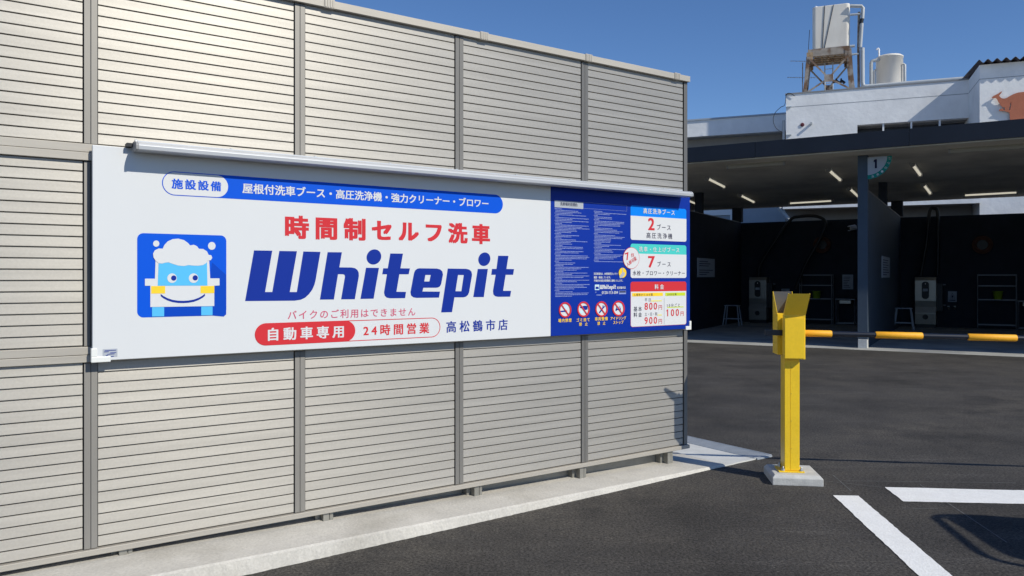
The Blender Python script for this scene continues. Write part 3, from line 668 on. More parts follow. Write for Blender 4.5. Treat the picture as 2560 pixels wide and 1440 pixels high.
# ceiling lights
def ceil(px, py):
    n = (D * .0293 + UP); n.normalize(); return onplane(px, py, bw(0, -.2, 4.055), n)
lights = [((1768, 446), (1810, 467), 1, 'tube ceiling light nearest the fence, lit, running front to back', ),
          ((1850, 488), (1884, 505), 1, 'small lit tube ceiling light above the left stool at the back'),
          ((2071, 425), (2100, 450), 1, 'lit tube ceiling light just left of the numbered pillar'),
          ((2123, 471), (2148, 494), 1, 'lit tube ceiling light half hidden behind the pillar'),
          ((2281, 411), (2300, 437), 1, 'lit tube ceiling light right of the number one sign'),
          ((2308, 461), (2325, 483), 1, 'rearmost short lit tube light right of the pillar'),
          ((1716, 500), (1744, 511), 1, 'lit tube ceiling light partly cut by the sign corner'),
          ((1976, 508), (2079, 502), 1, 'lit tube light along the rear edge left of the pillar'),
          ((2413, 488), (2541, 481), 1, 'lit tube light along the rear edge right of the pillar'),
          ((1822, 417), (1958, 407), 0, 'unlit tube light along the front edge left of the pillar'),
          ((2377, 377), (2600, 362), 0, 'unlit tube light along the front edge right of the pillar')]
for p0, p1, on, lab in lights:
    p, q = ceil(*p0), ceil(*p1); d = (q - p).normalized()
    th = thing('ceiling_light', lab, 'ceiling light', (p + q) / 2, 'tube lights under the canopy')
    r_ = .028
    b = MB(); b.bar(p + UP * .026, q + UP * .026, .11, .022); b.build('mount', M['white_plastic'] if on else M['tube_off'], th)
    b = MB(); b.tube([p + d * .0, q], r_ if on else .06, 14); b.build('tube', M['tube'] if on else M['tube_off'], th)
    b = MB()
    for c_, e_ in ((p, -d), (q, d)): b.lathe(c_ + e_ * .001, [(.06, 0), (.06, .04)], 14, e_)
    b.build('cap', M['alu_end'], th)
# number flag on the pillar
tf = .29; sc_, zc_ = bsz(2167.5, 386, tf); zc_ = 4.02
R0 = .46; R1 = .375
nf = thing('number_sign', 'quarter round white sign reading 1 with a green rim on the pillar top', 'number sign', bw(sc_, tf, zc_))
def q_arc(r0, r1, a0=-90, a1=0, n=24):
    out = [(r1 * math.cos(math.radians(a0 + (a1 - a0) * k / n)), r1 * math.sin(math.radians(a0 + (a1 - a0) * k / n))) for k in range(n + 1)]
    if r0 > 0: out += [(r0 * math.cos(math.radians(a1 + (a0 - a1) * k / n)), r0 * math.sin(math.radians(a1 + (a0 - a1) * k / n))) for k in range(n + 1)]
    else: out.append((0, 0))
    return out
def bflat(loops, t, th, name, m, par, s0, z0):
    b = MB()
    for lp in loops: b.prism([bw(s0 + x, t, z0 + z) for x, z in lp], D * th)
    return b.build(name, m, par)
bflat([q_arc(0, R1 - .001)], tf, .02, 'plate', M['poster'], nf, sc_ + .012, zc_)
bflat([q_arc(R1, R0)], tf, .02, 'rim', M['rim_green'], nf, sc_ + .012, zc_)
def btext(s_, t, sx, z, wd, ht, m, par, bold, rot=0.0):
    vs, fs = text2d(s_, wd, ht, bold); c, n_ = math.cos(rot), math.sin(rot)
    b = MB(); b.add([bw(sx + p.x * c - p.y * n_, t - p.z, z + p.x * n_ + p.y * c) for p in vs], fs); return b.build('lettering', m, par)
btext('1', tf - .003, sc_ + .15, zc_ - .24, .085, .19, M['dark'], nf, .075)
for k, ch in enumerate('洗車・仕上げ'):
    a = math.radians(-80 + k * 14.0); rm = R0 - .016
    btext(ch, tf - .003, sc_ + .012 + rm * math.cos(a) - .0 * k, zc_ + rm * math.sin(a), .05, .05, M['white'], nf, .01, a + math.pi / 2)
# equipment standing in the bays ------------------------------------------------
def floor_at(px, t=8.45): return bw(bsz(px, HY, t)[0], t, .004)
def make_stool(base, lab):
    t = thing('stool', lab, 'stool', base, 'white work stools in the bays')
    f = lambda a, c, z: V(base) + E * a + D * c + UP * z
    b = MB(); b.box(f, -.22, .22, -.14, .14, .60, .625); b.build('seat', M['stool_white'], t, .006)
    for sx in (-1, 1):
        for sy in (-1, 1):
            b = MB(); b.bar(f(sx * .25, sy * .17, 0), f(sx * .18, sy * .11, .6), .03, .03); b.build('leg', M['stool_white'], t)
    b = MB(); b.bar(f(-.225, -.153, .2), f(.225, -.153, .2), .02, .02); b.bar(f(-.225, .153, .2), f(.225, .153, .2), .02, .02); b.build('stretcher', M['stool_white'], t); return t
def low(px, py): p = ground(px, py, .004); return p + D * .17
make_stool(low(1827, 813.5), 'white metal stool left of the left washing machine')
make_stool(low(2258, 825.5), 'white metal stool left of the right washing machine')
def make_machine(base, lab, h=1.5, w_=.56):
    t = thing('washing_machine', lab, 'washer unit', base, 'pressure washer machines')
    f = lambda a, c, z: V(base) + E * a + D * c + UP * z
    b = MB(); hw = w_ / 2
    prof = [(0, .10), (-.03, .42), (-.03, .44), (.03, .62), (.0, .80), (.0, h - .10), (.05, h), (.52, h), (.52, .10)]
    b.prism([f(-hw, y, z) for y, z in prof], E * w_); b.build('cabinet', M['stainless'], t, .008)
    b = MB(); b.box(f, -hw + .02, hw - .02, .04, .5, 0, .098); b.build('plinth', M['black'], t)
    pz = h - .41; lp = [(x, z * 1.0) for x, z in rrect(-.095, .095, pz - .24, pz + .28, .09)]
    b = MB(); b.prism([f(x, -.012, z) for x, z in lp], D * .011); cp = sub(b.build('control_panel', M['black'], t))
    b = MB(); b.box(f, -.065, .065, -.016, -.0125, pz - .01, pz + .07); b.build('display', M['grey'], cp)
    b = MB(); b.box(f, -.012, .012, -.016, -.0125, pz + .19, pz + .23); b.build('button', M['white_plastic'], cp)
    b = MB(); b.lathe(f(0, -.03, .32), [(.075, 0), (.075, .014)], 20, -D); b.build('badge', M['black'], t)
    b = MB(); b.box(f, hw + .002, hw + .16, .12, .4, .5, 1.3); b.build('side_box', M['black'], t)
    b = MB(); b.box(f, hw + .17, hw + .24, .2, .24, 1.26, 1.285); b.box(f, hw + .17, hw + .24, .2, .24, .66, .685); b.build('hook', M['wire'], t)
    return t
m1 = floor_at(1894); make_machine(m1, 'stainless washing machine in the left bay beside the empty wire rack')
m2 = floor_at(2313.5); make_machine(m2, 'stainless washing machine right of the blue grey pillar')
def make_rack(px0, px1, ytop, ybot, shelves, lab):
    p = floor_at(px0, 8.6); ln = bsz(px1, ybot, (p - B0).dot(D))[0] - (p - B0).dot(E)
    f = lambda a, c, z: p + E * a + D * c + UP * z
    hh = bsz(px0, ytop, (p - B0).dot(D))[1]
    t = thing('wire_rack', lab, 'rack', f(ln / 2, .15, 0), 'chrome wire racks'); zs = []
    for a in (0, ln):
        for c in (0, .32):
            b = MB(); b.tube([f(a, c, 0), f(a, c, hh)], .013, 8); b.build('upright', M['wire'], t)
    for ys in shelves:
        z = bsz(px0, ys, (p - B0).dot(D))[1]; zs.append(z); b = MB()
        for c in (0, .32): b.bar(f(.014, c, z), f(ln - .014, c, z), .02, .022)
        for k in range(11): b.bar(f(.03 + k * (ln - .06) / 10, .011, z), f(.03 + k * (ln - .06) / 10, .309, z), .008, .008)
        b.build('shelf', M['wire'], t)
    return f, zs, ln
f1, z1, l1 = make_rack(1999.5, 2079, 686.5, 804, (688, 713.5, 747, 798), 'chrome wire rack holding a lime bucket, left of the pillar')
f2, z2, l2 = make_rack(2444, 2541.5, 686.5, 818, (688, 715, 749.6, 812), 'chrome wire rack holding a lime bucket, at the right edge')
for f_, z_, a_, lab in ((f1, z1[2], l1 * .5, 'lime green bucket on the rack left of the pillar'), (f2, z2[2], l2 * .53, 'lime green bucket on the right hand rack')):
    bt_ = thing('bucket', lab, 'bucket', f_(a_, .16, z_ + .006), 'lime buckets on the racks')
    b = MB(); b.lathe(f_(a_, .16, z_ + .006), [(.10, 0), (.105, .01), (.128, .22), (.14, .225), (.14, .24), (.125, .24), (.10, .02)], 24); b.build('pail', M['bucket'], bt_)
    b = MB(); b.tube([f_(a_ + .132 * math.cos(k * math.pi / 10), .16, z_ + .235 + .07 * math.sin(k * math.pi / 10)) for k in range(11)], .004, 6); b.build('handle', M['black'], bt_)
def make_table(px0, px1, ytop, ybot, lab):
    p = floor_at(px0, 8.5); t0_ = (p - B0).dot(D); ln = bsz(px1, ybot, t0_)[0] - (p - B0).dot(E); hh = bsz(px0, ytop, t0_)[1]
    f = lambda a, c, z: p + E * a + D * c + UP * z
    t = thing('work_table', lab, 'table', f(ln / 2, .2, 0), 'small metal work tables')
    b = MB(); b.box(f, -.02, ln + .02, -.02, .42, hh - .03, hh); b.build('tabletop', M['wire'], t, .004)
    b = MB(); b.box(f, .1, ln - .1, .0, .34, hh - .15, hh - .05); b.build('drawer', M['stainless'], t, .004)
    for a in (0, ln):
        for c in (0, .4): b = MB(); b.bar(f(a, c, 0), f(a, c, hh - .031), .022, .022); b.build('leg', M['wire'], t)
    b = MB(); b.bar(f(.012, 0, .06), f(ln - .012, 0, .06), .02, .02); b.bar(f(.012, .4, .06), f(ln - .012, .4, .06), .02, .02); b.build('stretcher', M['wire'], t)
make_table(2090, 2136, 747, 808.5, 'small metal table with drawer, tight against the left of the pillar')
make_table(2546.5, 2600, 752, 822, 'small metal table cut by the right edge of the photo')
def poster(px0, px1, y0, y1, plane, lab, nm='poster', graphic=None, cat='notice'):
    if plane == 'back':
        f = lambda a, o, z: bw(a, 8.998 - o, z); a0, zt = bsz(px0, y0, 8.99); a1, zb = bsz(px1, y1, 8.99); zt, zb = bsz((px0 + px1) / 2, y0, 8.99)[1], bsz((px0 + px1) / 2, y1, 8.99)[1]
    else:
        f = lambda a, o, z: bw(plane + o, a, z); a0 = btz(px0, HY, plane)[0]; a1 = btz(px1, HY, plane)[0]; zt, zb = btz((px0 + px1) / 2, y0, plane)[1], btz((px0 + px1) / 2, y1, plane)[1]
    t = thing(nm, lab, cat, f((a0 + a1) / 2, .01, zb)); b = MB(); b.box(f, a0, a1, .001, .012, zb, zt); b.build('sheet', M['poster'], t)
    b = MB(); W_, H_ = a1 - a0, zt - zb
    if graphic == 'triangle':
        c_ = (a0 + a1) / 2
        for p, q in (((c_ - .3 * W_, zb + .35 * H_), (c_ + .3 * W_, zb + .35 * H_)), ((c_ + .3 * W_, zb + .35 * H_), (c_, zb + .82 * H_)), ((c_, zb + .82 * H_), (c_ - .3 * W_, zb + .35 * H_))):
            b.bar(f(p[0], .016, p[1]), f(q[0], .016, q[1]), .03, .004, f(0, 1, 0) - f(0, 0, 0))
        b.box(f, c_ - .02, c_ + .02, .013, .016, zb + .42 * H_, zb + .6 * H_); b.box(f, a0 + .15 * W_, a1 - .15 * W_, .013, .016, zb + .12 * H_, zb + .2 * H_)
    else:
        for k in range(7):
            if graphic == 'table' and k == 3: continue
            z = zb + H_ * (.12 + .115 * k); b.box(f, a0 + .1 * W_, a0 + W_ * random.uniform(.45, .9), .013, .0145, z, z + H_ * .035)
    b.build('printing', M['dark'], t)
poster(1742.7, 1785.8, 646, 692.7, -4.664, 'large pale notice board on the left bay side wall', 'notice_board', 'table')
poster(2106, 2133, 686.5, 723, 'back', 'portrait poster on the back wall above the small table')
poster(2204, 2223.3, 642, 694, .171, 'pale notice on the partition wall right of the pillar', 'notice_board')
poster(2370, 2392, 728, 755, 'back', 'small notice with a warning triangle on the back wall', 'poster', 'triangle')
poster(1953.7, 1974, 722, 733, 'back', 'small white label on the back wall above the yellow gate hood')
# faucet
fs_, fz_ = bsz(2381, 768, 8.98); fc = thing('faucet', 'small chrome tap pair below the triangle notice', 'tap', bw(fs_, 8.98, fz_))
b = MB(); b.tube([bw(fs_ - .1, 8.995, fz_), bw(fs_ - .1, 8.9, fz_), bw(fs_ - .1, 8.86, fz_ - .06)], .014, 8); b.build('spout', M['nut'], fc)
b = MB(); b.tube([bw(fs_ + .06, 8.995, fz_), bw(fs_ + .06, 8.9, fz_), bw(fs_ + .06, 8.86, fz_ - .06)], .014, 8); b.build('spout', M['nut'], fc)
b = MB(); b.bar(bw(fs_ - .13, 8.9, fz_ + .03), bw(fs_ - .07, 8.9, fz_ + .03), .012, .012); b.bar(bw(fs_ + .03, 8.9, fz_ + .03), bw(fs_ + .09, 8.9, fz_ + .03), .012, .012); b.build('handle', M['nut'], fc)
# camera on the back wall
s_, z_ = bsz(2133, 570, 8.8); sc = thing('security_camera', 'white bullet camera high on the back wall beside the pillar', 'camera', bw(s_, 8.9, z_))
b = MB(); b.tube([bw(s_ + .05, 8.8, z_ + .02), bw(s_ - .10, 8.62, z_ - .02)], .085, 16); b.build('body', M['white_plastic'], sc)
b = MB(); b.tube([bw(s_ - .101, 8.619, z_ - .0205), bw(s_ - .14, 8.57, z_ - .03)], .05, 16); b.build('lens', M['black'], sc)
b = MB(); b.bar(bw(s_ + .03, 8.85, z_ + .02), bw(s_ + .05, 8.998, z_ + .03), .04, .04); b.build('bracket', M['white_plastic'], sc)
# overhead hoses and reels
def smooth(pts, n=8):
    out = []; P = [pts[0]] + pts + [pts[-1]]
    for i in range(1, len(P) - 2):
        for k in range(n):
            t = k / n; a, b_, c, d = P[i - 1], P[i], P[i + 1], P[i + 2]
            out.append(.5 * ((2 * b_) + (c - a) * t + (2 * a - 5 * b_ + 4 * c - d) * t * t + (3 * b_ - a - 3 * c + d) * t ** 3))
    out.append(pts[-1]); return out
for pts, lab in (([(1897, 692), (1901, 662), (1935, 607), (1974, 552), (1998, 541.6), (2042, 541), (2064.5, 557.8), (2050, 598), (2014, 662), (1990, 722)], 'black overhead hose arching from the left washing machine'),
                 ([(2302, 690), (2304, 674), (2316, 606), (2324, 530), (2336, 521), (2344, 533.6), (2345, 600), (2344, 688)], 'black overhead hose looped above the right washing machine')):
    P = [V(bw(bsz(x, y, 8.6)[0], 8.6, bsz(x, y, 8.6)[1])) for x, y in pts]
    th = MB(); th.tube(smooth(P), .05, 10); o = th.build('overhead_hose', M['black'], None, 0, P[0]); tag(o, lab, 'hose', 'overhead washer hoses')
for px, lab in ((2055, 'coil of brown hose on the back wall left of the pillar'), (2456, 'coil of brown hose on the back wall at the right')):
    s_, z_ = bsz(px, 612, 8.9); hr = thing('hose_reel', lab, 'hose reel', bw(s_, 8.95, z_), 'hose reels on the back wall')
    b = MB()
    for k in range(4): b.tube([bw(s_ + (.16 + .03 * k) * math.cos(a * math.tau / 28), 8.9 - .02 * (k % 2), z_ + (.16 + .03 * k) * math.sin(a * math.tau / 28)) for a in range(29)], .018, 8)
    b.build('coil', M['brown'], hr)
    b = MB(); b.lathe(bw(s_, 8.99, z_), [(.1, 0), (.1, .10), (.14, .105)], 20, -D); b.build('drum', M['black'], hr)
# ------------------------------------------------------------------ white building behind
wx = lambda a, c, z: ww(a, c, z)
zt0 = wsz(1965, 245, 0)[1]
sg = wsz(2422, HY, 0)[0]
tg = 0.0
while True:                                                            # how far the gabled part stands forward
    p = ww(sg, -tg, 0)
    if (p.x / p.y) * F + CX >= 2449 or tg > 6: break
    tg += .02
wb = thing('white_building', 'white rendered two storey building behind the wash bays with a kangaroo relief', 'building', ww(4, 0, 0))
zcap = wsz(1965, 237, 0)[1]; zo1 = wsz(2143.4, 312.4, 0)[1]; so = wsz(2143.4, HY, 0)[0]
b = MB(); ZB = 4.27
b.box(wx, 0, so, 0, .3, ZB, zcap); b.box(wx, so, sg + 2, 0, .3, zo1, zcap); b.box(wx, so, sg + 2, 0, .3, ZB, 5.3)
b.box(wx, 0, .3, .301, 9, ZB, zcap); b.box(wx, .301, sg + 2, 8.7, 9, ZB, zcap); b.box(wx, .301, sg + 2, .301, 8.7, zcap - .9, zcap - .7)
b.build('wall', M['stucco'], wb)
b = MB(); b.box(wx, -.03, sg - .002, -.03, .33, zcap + .002, zcap + .05); b.build('parapet_cap', M['coping'], wb)
zs_ = wsz(1965, 268.7, 0)[1]; b = MB(); b.box(wx, 0, sg - .01, -.004, -.001, zs_ - .012, zs_ + .012); b.build('joint_line', M['seam'], wb)
b = MB(); b.box(wx, so + .02, sg + 1, .9, 1.0, 5.31, zo1 - .02); b.build('window_glass', M['glass_dark'], wb)
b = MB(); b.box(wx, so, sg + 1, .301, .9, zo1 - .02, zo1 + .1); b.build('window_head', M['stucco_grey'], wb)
for px in (2208, 2278, 2349):
    s = wsz(px, HY, .1)[0]; b = MB(); b.box(wx, s - .03, s + .03, .05, .12, 5.301, zo1 - .002); b.build('mullion', M['white_plastic'], wb)
# lower, recessed storey seen through the gap above the bay walls
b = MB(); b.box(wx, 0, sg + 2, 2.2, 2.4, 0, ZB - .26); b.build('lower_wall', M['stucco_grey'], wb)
TA = -2.4; za1, za0_ = wsz(2140, 506.5, TA)[1], wsz(2140, 517, TA)[1]; sa_, sb_ = wsz(1957, HY, TA)[0], wsz(2452, HY, TA)[0]
b = MB(); b.box(wx, sa_, sb_, TA, TA + .06, za0_, za1); b.build('annex_fascia', M['stucco'], wb)
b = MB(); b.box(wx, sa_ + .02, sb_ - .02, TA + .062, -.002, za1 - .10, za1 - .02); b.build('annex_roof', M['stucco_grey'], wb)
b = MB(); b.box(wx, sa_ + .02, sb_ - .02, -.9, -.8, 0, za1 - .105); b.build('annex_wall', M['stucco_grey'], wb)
b = MB(); p0 = onplane(1949, 521, ww(0, TA + .2, 0), DW); p1 = onplane(1973, 549, ww(0, TA + .2, 0), DW); b.tube([p0 + UP * .3, p0, p1, p1 - UP * 1.5], .075, 10); b.build('drain_pipe', M['pvc'], wb)
# gabled part
zg = wsz(2449, 161, -tg)[1]
b = MB(); b.box(wx, sg, sg + 9, -tg, 4, 0, zg - .02); b.build('gable_wall', M['stucco'], wb)
zl = wsz(2451, 198, -tg)[1]; b = MB(); b.box(wx, sg - .003, sg + 9, -tg - .004, -tg - .001, zl - .012, zl + .012); b.box(wx, sg - .004, sg - .001, -tg, -.02, zl - .012, zl + .012); b.build('joint_line', M['seam'], wb)
b = MB(); vs = []; nn = 9 * 26; lam = .265
for j in range(2):
    t = -tg - .26 if j == 0 else 4.2
    for i in range(nn + 1):
        s = sg - .06 + 9.1 * i / nn; vs.append(ww(s, t, zg + .045 + .058 * math.cos(math.tau * (s - sg + .06) / lam) + (0 if j == 0 else .35)))
b.add(vs, [(i, i + 1, nn + 2 + i, nn + 1 + i) for i in range(nn)], True)
o = b.build('corrugated_roof', M['roof'], wb); md = o.modifiers.new('thick', 'SOLIDIFY'); md.thickness = .015
# kangaroo relief
K = [(1047,780),(1020,790),(990,808),(968,826),(930,845),(885,868),(858,890),(770,960),(745,985),(790,996),(838,990)]
K = [(1047,780),(1022,788),(995,805),(968,826),(930,843),(885,866),(855,892),(880,906),(935,900),(962,935),(985,985),(1015,1028),(1050,1062),(1062,1078),(1040,1092),(1005,1102),(985,1122),(1000,1134),(1075,1134),(1130,1150),(1175,1165),(1182,1215),(1185,1300),(1190,1420),(1650,1420),(1760,1200),(1780,1020),(1720,900),(1620,830),(1520,797),(1440,790),(1330,804),(1250,830),(1180,868),(1120,903),(1080,913),(1040,906),(1010,886),(992,858),(1005,840),(1030,812)]
H1 = [(1060,1072),(1078,1060),(1098,1090),(1092,1118),(1072,1112)]; H2 = [(1196,985),(1212,980),(1203,1040),(1186,1118),(1168,1116),(1182,1050)]
KL = [[wsz(2360 + x / 7.2, 120 + y / 7.2, -tg - .08) for x, y in lp] for lp in (K, H1, H2)]
vs, fs = fill2d(KL)
b = MB(); k = len(vs); b.add([ww(p.x, -tg - .085, p.y) for p in vs], fs); o = b.build('kangaroo_relief', M['kang'], wb); md = o.modifiers.new('thick', 'SOLIDIFY'); md.thickness = .02; md.offset = 0
# small fittings on the wall
s_, z_ = wsz(2006, 312, 0); b = MB(); b.lathe(ww(s_, -.001, z_), [(.075, 0), (.075, .03), (.05, .04)], 20, -DW); b.build('vent_cap', M['pipe_red'], wb)
s_, z_ = wsz(2028, 310, 0); b = MB(); b.tube([ww(s_, 0, z_), ww(s_, -.16, z_)], .05, 12); b.build('vent_pipe', M['pvc'], wb)
b = MB(); b.tube([ww(-.09, .1, ZB), ww(-.09, .1, wsz(1960, 300, 0)[1])], .055, 10); b.build('downpipe', M['pvc'], wb)
b = MB(); P = [onplane(x, y, ww(0, -.05, 0), DW) for x, y in ((1987, 240), (1975, 233), (1966, 237), (1962, 262), (1952, 268), (1938, 282), (1933, 300), (1940, 320), (1957, 332))]; b.tube(smooth(P, 5), .012, 6); b.build('cable', M['black'], wb)
for y in (268, 338): s_, z_ = wsz(1969, y, 0); b = MB(); b.box(wx, .02, .2, -.05, -.001, z_ - .02, z_ + .02); b.build('bracket', M['nut'], wb)
# left neighbour, set back
tl = (ray(1770, HY) * 35.2 - W0).dot(DW); tl = max(tl, 3)
lbd = thing('low_building', 'pale grey building wing set back behind the canopy, left of the white building', 'building', ww(-5, tl, 0))
z1_ = wsz(1770, 299.5, tl)[1]; z0_ = wsz(1770, 339.5, tl)[1]
b = MB(); b.box(wx, -30, 6, tl, tl + .3, z0_, z1_); b.box(wx, -30, 6, tl + .301, tl + 8, z0_ + .2, z1_ - .3); b.build('upper_wall', M['stucco'], lbd)
b = MB(); b.box(wx, -30.05, 6, tl - .05, tl + .32, z1_ + .002, z1_ + .07); b.build('parapet_cap', M['siding'], lbd)
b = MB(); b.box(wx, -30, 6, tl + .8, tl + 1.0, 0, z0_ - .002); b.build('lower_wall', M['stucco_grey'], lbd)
s0, za = wsz(1774, 526, tl + .7); s1, zb_ = wsz(1841, 556, tl + .7)
b = MB(); b.box(wx, s0 - 3, s1 + 3, tl + .62, tl + .79, zb_ - 1, za + .25); b.build('siding', M['siding'], lbd)
b = MB(); b.box(wx, s0 - .4, s1, tl + .5, tl + .61, za - .25, za + .25); b.box(wx, s1 - .25, s1, tl + .5, tl + .61, zb_ - 1, za - .251); b.build('window_frame', M['white_plastic'], lbd)
# ------------------------------------------------------------------ rooftop water tower
ZR = zcap - .25
TT = 1.55                                                             # front plane of the stand, behind the parapet
def tw(px, py, t=TT): s, z = wsz(px, py, t); return ww(s, t, z)
ts0, tz0 = wsz(2031, 124.5, TT + .1); ts1, tz1 = wsz(2125, 8, TT + .1); tzt = wsz(2031, 17.5, TT + .1)[1]
twr = thing('water_tank', 'tall square cream water tank roped onto the steel rooftop stand', 'water tank', ww((ts0 + ts1) / 2, TT + 1, tz0))
wd = ts1 - ts0
lp = [(x, y) for x, y in rrect(ts0, ts1, TT + .1, TT + .1 + wd, .14, 5)]
b = MB(); b.prism([ww(x, y, tz0) for x, y in lp], UP * (tzt - tz0)); b.build('tank_body', M['tank'], twr, .03)
b = MB(); lp2 = [(x, y) for x, y in rrect(ts0 + .2, ts1 - .2, TT + .3, TT + wd - .1, .2, 5)]; b.prism([ww(x, y, tzt) for x, y in lp2], UP * .05); b.build('lid', M['tank'], twr)
b = MB(); s_ = ts0 + .18; b.tube([ww(s_, TT + .5, tzt), ww(s_, TT + .5, tzt + .1), ww(s_ - .06, TT + .5, tzt + .12)], .035, 8); b.build('vent', M['white_plastic'], twr)
for (xa, ya), (xb, yb) in (((2062, 14), (2056, 121)), ((2084, 12), (2061, 121)), ((2024, 75), (2021, 125))):
    b = MB(); b.tube([tw(xa, ya, TT + .085), tw(xb, yb, TT + .085)], .012, 6); b.build('rope', M['black'], twr)
stn = thing('tank_stand', 'rusty braced steel stand carrying the square tank on the roof', 'tank stand', ww((ts0 + ts1) / 2, TT + 1, ZR))
sa0, za0 = wsz(2016.5, 140, TT); sa1, _ = wsz(2129, 128, TT); sb0, zb0 = wsz(2003, 243, TT); sb1, _ = wsz(2141, 230, TT)
zt_ = tz0 - .005; dep = sa1 - sa0; gro = ((sb1 - sb0) - dep) / 2
def corner_pt(i, j, top):                                             # i along, j in depth
    if top: return ww(sa0 + .08 if i == 0 else sa1 - .08, TT + .04 + j * (dep - .08), zt_ - .30)
    return ww(sb0 + .06 if i == 0 else sb1 - .06, TT + .04 - gro * .0 + j * (dep - .08 + gro), ZR)
for i in (0, 1):
    for j in (0, 1):
        b = MB(); b.bar(corner_pt(i, j, 0), corner_pt(i, j, 1), .125, .125, EW); b.build('leg', M['stand'], stn)
        b = MB(); b.box(wx, (sa0 if i == 0 else sa1 - .24), (sa0 + .24 if i == 0 else sa1), TT - .012 + j * (dep + .02), TT + .006 + j * (dep + .02), zt_ - .44, zt_ - .12); b.build('gusset', M['stand_rust'] if i == 0 else M['stand'], stn)
b = MB()
for j in (0, 1): b.box(wx, sa0 + .05, sa1 - .05, TT + .01 + j * (dep - .1), TT + .09 + j * (dep - .1), zt_ - .29, zt_)
for i in (0, 1): b.box(wx, sa0 + .05 + i * (dep - .18), sa0 + .13 + i * (dep - .18), TT + .092, TT + dep - .092, zt_ - .28, zt_ - .002)
b.build('top_frame', M['stand'], stn)
b = MB()
for k in range(5): b.box(wx, sa0 + .30 + k * (dep - .68) / 4, sa0 + .36 + k * (dep - .68) / 4, TT + .095, TT + dep - .1, zt_ - .22, zt_ - .02)
for k in range(4): b.box(wx, sa0 + .15, sa1 - .15, TT + .25 + k * .35, TT + .30 + k * .35, zt_ - .27, zt_ - .222)
b.build('joist', M['stand_rust'], stn)
def brace(a, b_, off, w_=.07):
    m = MB(); m.bar(V(a) + off, V(b_) + off, .02, w_, off.normalized()); m.build('brace', M['stand'], stn)
for j, off in ((0, DW * -.085), (1, DW * .085)):
    ctr = (corner_pt(0, j, 0) + corner_pt(1, j, 0) + corner_pt(0, j, 1) + corner_pt(1, j, 1)) / 4 + UP * .08
    for i in (0, 1):
        brace(corner_pt(i, j, 1) - UP * .06, ctr, off); 
        lo = corner_pt(i, j, 0) + UP * .38; lo = lo.lerp(corner_pt(i, j, 1), .08); brace(lo, ctr, off)
        m = MB(); c_ = corner_pt(i, j, 0).lerp(corner_pt(i, j, 1), .22) + off * 1.2; m.box(lambda a, c, z: c_ + EW * a + DW * c + UP * z, -.13, .13, -.01, .01, -.16, .14); m.build('gusset', M['stand_rust'] if i == 0 else M['stand'], stn)
    m = MB(); c_ = ctr + off * 1.25; m.box(lambda a, c, z: c_ + EW * a + DW * c + UP * z, -.17, .17, -.01, .01, -.15, .15); m.build('center_plate', M['stand'], stn)
    brace(corner_pt(0, j, 0).lerp(corner_pt(0, j, 1), .17), corner_pt(1, j, 0).lerp(corner_pt(1, j, 1), .17), off * 1.1, .11)
for i, off in ((0, EW * -.085), (1, EW * .085)):
    ctr = (corner_pt(i, 0, 0) + corner_pt(i, 1, 0) + corner_pt(i, 0, 1) + corner_pt(i, 1, 1)) / 4
    for j in (0, 1): brace(corner_pt(i, j, 1), ctr, off); brace(corner_pt(i, j, 0).lerp(corner_pt(i, j, 1), .15), ctr, off)
    brace(corner_pt(i, 0, 0).lerp(corner_pt(i, 0, 1), .17), corner_pt(i, 1, 0).lerp(corner_pt(i, 1, 1), .17), off * 1.1)
b = MB(); c_ = tw(2060, 190, TT + .5)
for px in (2062, 2082): s_ = wsz(px, HY, TT + 1.2)[0]; b.tube([ww(s_, TT + 1.2, ZR), ww(s_, TT + 1.2, zt_ - .3)], .025, 8)
for k in range(6): b.tube([ww(wsz(2062, HY, TT + 1.2)[0], TT + 1.2, ZR + .3 + k * .3), ww(wsz(2082, HY, TT + 1.2)[0], TT + 1.2, ZR + .3 + k * .3)], .015, 6)
b.build('ladder', M['pvc'], stn)
b = MB(); P = [tw(x, y, TT + .3) for x, y in ((2081, 205), (2092, 203), (2098, 207), (2106, 203), (2112, 208))]; b.tube(P, .06, 8)
for x in (2091, 2103): b.tube([tw(x, 205, TT + .3), tw(x, 196, TT + .3)], [.05, .03], 8)
b.build('valve', M['black'], stn)
# riser and roof pipe
rp = thing('roof_pipe', 'pale riser pipe from the square tank running along the roof edge', 'pipe', tw(2157, 218, TT - .2))
PT = TT + .05
b = MB(); b.tube([tw(2125, 15, PT), tw(2154, 15.5, PT), tw(2157.5, 20, PT), tw(2156, 47, PT)], .07, 12); b.build('overflow_pipe', M['pvc'], rp)
b = MB(); b.tube([tw(2154.5, 47.5, PT), tw(2152.5, 58, PT)], .08, 12); b.build('coupling', M['black'], rp)
b = MB(); b.tube([tw(2154.5, 58.5, PT), tw(2150.5, 118, PT)], .07, 12); b.build('riser_pipe', M['pvc'], rp)
b = MB(); b.tube([tw(2156, 120, PT), tw(2156.5, 206, PT), tw(2158, 214, PT), tw(2164, 216.5, PT), tw(2418, 196, PT), tw(2500, 189.5, PT)], .082, 14); b.build('main_pipe', M['pvc'], rp)
b = MB(); b.tube([tw(2147.5, 30, PT + .1), tw(2146, 118, PT + .1), tw(2147, 226, PT + .1)], .05, 10); b.build('side_pipe', M['stand'], rp)
for pa, pb_, r_ in (((2125, 37), (2152, 35), .045), ((2124, 116), (2137, 115), .055), ((2128, 137), (2147, 134), .04)):
    b = MB(); b.tube([tw(*pa, PT), tw(*pb_, PT)], r_, 8); b.build('stay', M['pvc'], rp)
for px in (2183, 2300, 2400):
    y = 214 - (px - 2164) * .078; b = MB(); b.bar(tw(px, y, PT), tw(px, y + 14, PT), .06, .06); b.build('support', M['pvc'], rp)
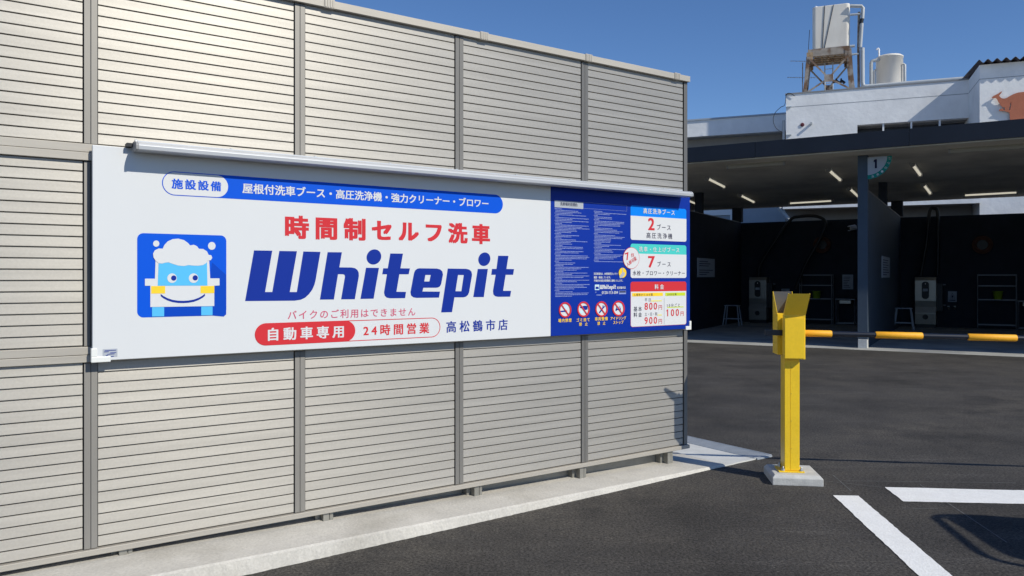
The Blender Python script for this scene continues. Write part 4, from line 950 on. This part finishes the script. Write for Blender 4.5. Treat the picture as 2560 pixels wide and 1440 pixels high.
b = MB(); b.bar(tw(2146, 223, PT + .2), tw(2422, 203, PT + .2), .12, .16); b.build('under_beam', M['stand_rust'], rp)
# round tank
RT = TT + 2.2
ct = tw(2223.5, 216, RT); cr = (wsz(2257.5, HY, RT)[0] - wsz(2189, HY, RT)[0]) / 2; zc0 = ZR; zc1 = tw(2223, 147, RT).z
rt = thing('round_tank', 'short round cream water tank with side pipes on the roof', 'water tank', V((ct.x, ct.y, ZR)))
b = MB(); b.lathe(V((ct.x, ct.y, ZR)), [(cr, 0), (cr, zc1 - ZR), (cr * 1.03, zc1 - ZR + .005), (cr * 1.03, zc1 - ZR + .05), (cr * .9, zc1 - ZR + .10), (.1, zc1 - ZR + .16)], 40); b.build('tank_body', M['tank'], rt)
PR = RT - .3
b = MB(); b.tube([tw(2178, 216, PR), tw(2178, 158, PR), tw(2180, 153, PR), tw(2186, 151.5, PR), tw(2201, 149, PR)], .072, 12); b.build('inlet_pipe', M['pvc'], rt)
b = MB(); b.tube([tw(2185, 216, PR), tw(2185, 178, PR), tw(2190, 175, PR)], .06, 10); b.build('side_pipe', M['pvc'], rt)
b = MB(); b.tube([tw(2262, 208, PR), tw(2262, 162, PR), tw(2257, 160, PR)], .055, 10); b.build('side_pipe', M['pvc'], rt)
b = MB(); b.tube([tw(2197.5, 149, PR), tw(2197.5, 124, PR), tw(2196, 121, PR), tw(2193, 122, PR), tw(2192, 125, PR)], .035, 8); b.build('vent_pipe', M['white_plastic'], rt)
# antenna
an = thing('tv_antenna', 'thin rooftop television antenna left of the tank stand', 'antenna', tw(2006, 238, TT + 1.4)); AT = TT + 1.4
b = MB(); b.tube([tw(2006.5, 242, AT), tw(2006.5, 157, AT)], .022, 8); b.build('mast', M['stand'], an)
for y, x0, x1, n_ in ((193.5, 1968, 2040, 10), (152.5, 1976, 2016, 6)):
    b = MB(); b.tube([tw(x0, y, AT), tw(x1, y + 1, AT)], .012, 6)
    for k in range(n_):
        c_ = tw(x0 + (x1 - x0) * (k + .3) / n_, y, AT); d_ = (DW * .9 + UP * .35); b.tube([c_ - d_ * .22, c_ + d_ * .22], .008, 5)
    b.build('boom', M['pvc'], an)
# ------------------------------------------------------------------ stand-in out of frame, made up to cast the oval shadow on the road
hz_ = 2.0
def lift(px, py): p = ground(px, py); k = hz_; return p - TRAVEL * k
out = [(2339, 1297), (2349, 1290), (2370, 1288.5), (2420, 1289), (2480, 1292), (2560, 1298), (2680, 1306), (2800, 1316), (2870, 1330), (2890, 1352), (2860, 1385), (2780, 1415), (2690, 1424), (2620, 1423), (2560, 1415), (2500, 1402), (2450, 1382), (2394, 1339), (2354, 1307)]
mc = thing('roof_hood', 'dark rounded roof hood on a post beside the lane, casting the oval shadow', 'hood', V((*lift(2830, 1350).xy, 0)))
loop = smooth([lift(*p) for p in out] + [lift(*out[0])], 4)
b = MB(); b.tube(loop, .022, 10, False); b.build('rim', M['black_pole'], mc)
inner = [(2366, 1296), (2390, 1292), (2430, 1292), (2480, 1295), (2560, 1301), (2680, 1309), (2790, 1319), (2858, 1333), (2872, 1352), (2845, 1380), (2770, 1408), (2690, 1416), (2620, 1411), (2560, 1400), (2515, 1386), (2465, 1357), (2410, 1320)]
lp = smooth([lift(*p) for p in inner] + [lift(*inner[0])], 3)[:-1]
b = MB(); b.prism([p - UP * .012 for p in lp], UP * .02); b.build('panel', M['black_pole'], mc)
pb = lift(2830, 1352); b = MB(); b.tube([V((pb.x, pb.y, 0)), V((pb.x, pb.y, hz_ - .012))], .04, 14); b.build('post', M['black_pole'], mc)
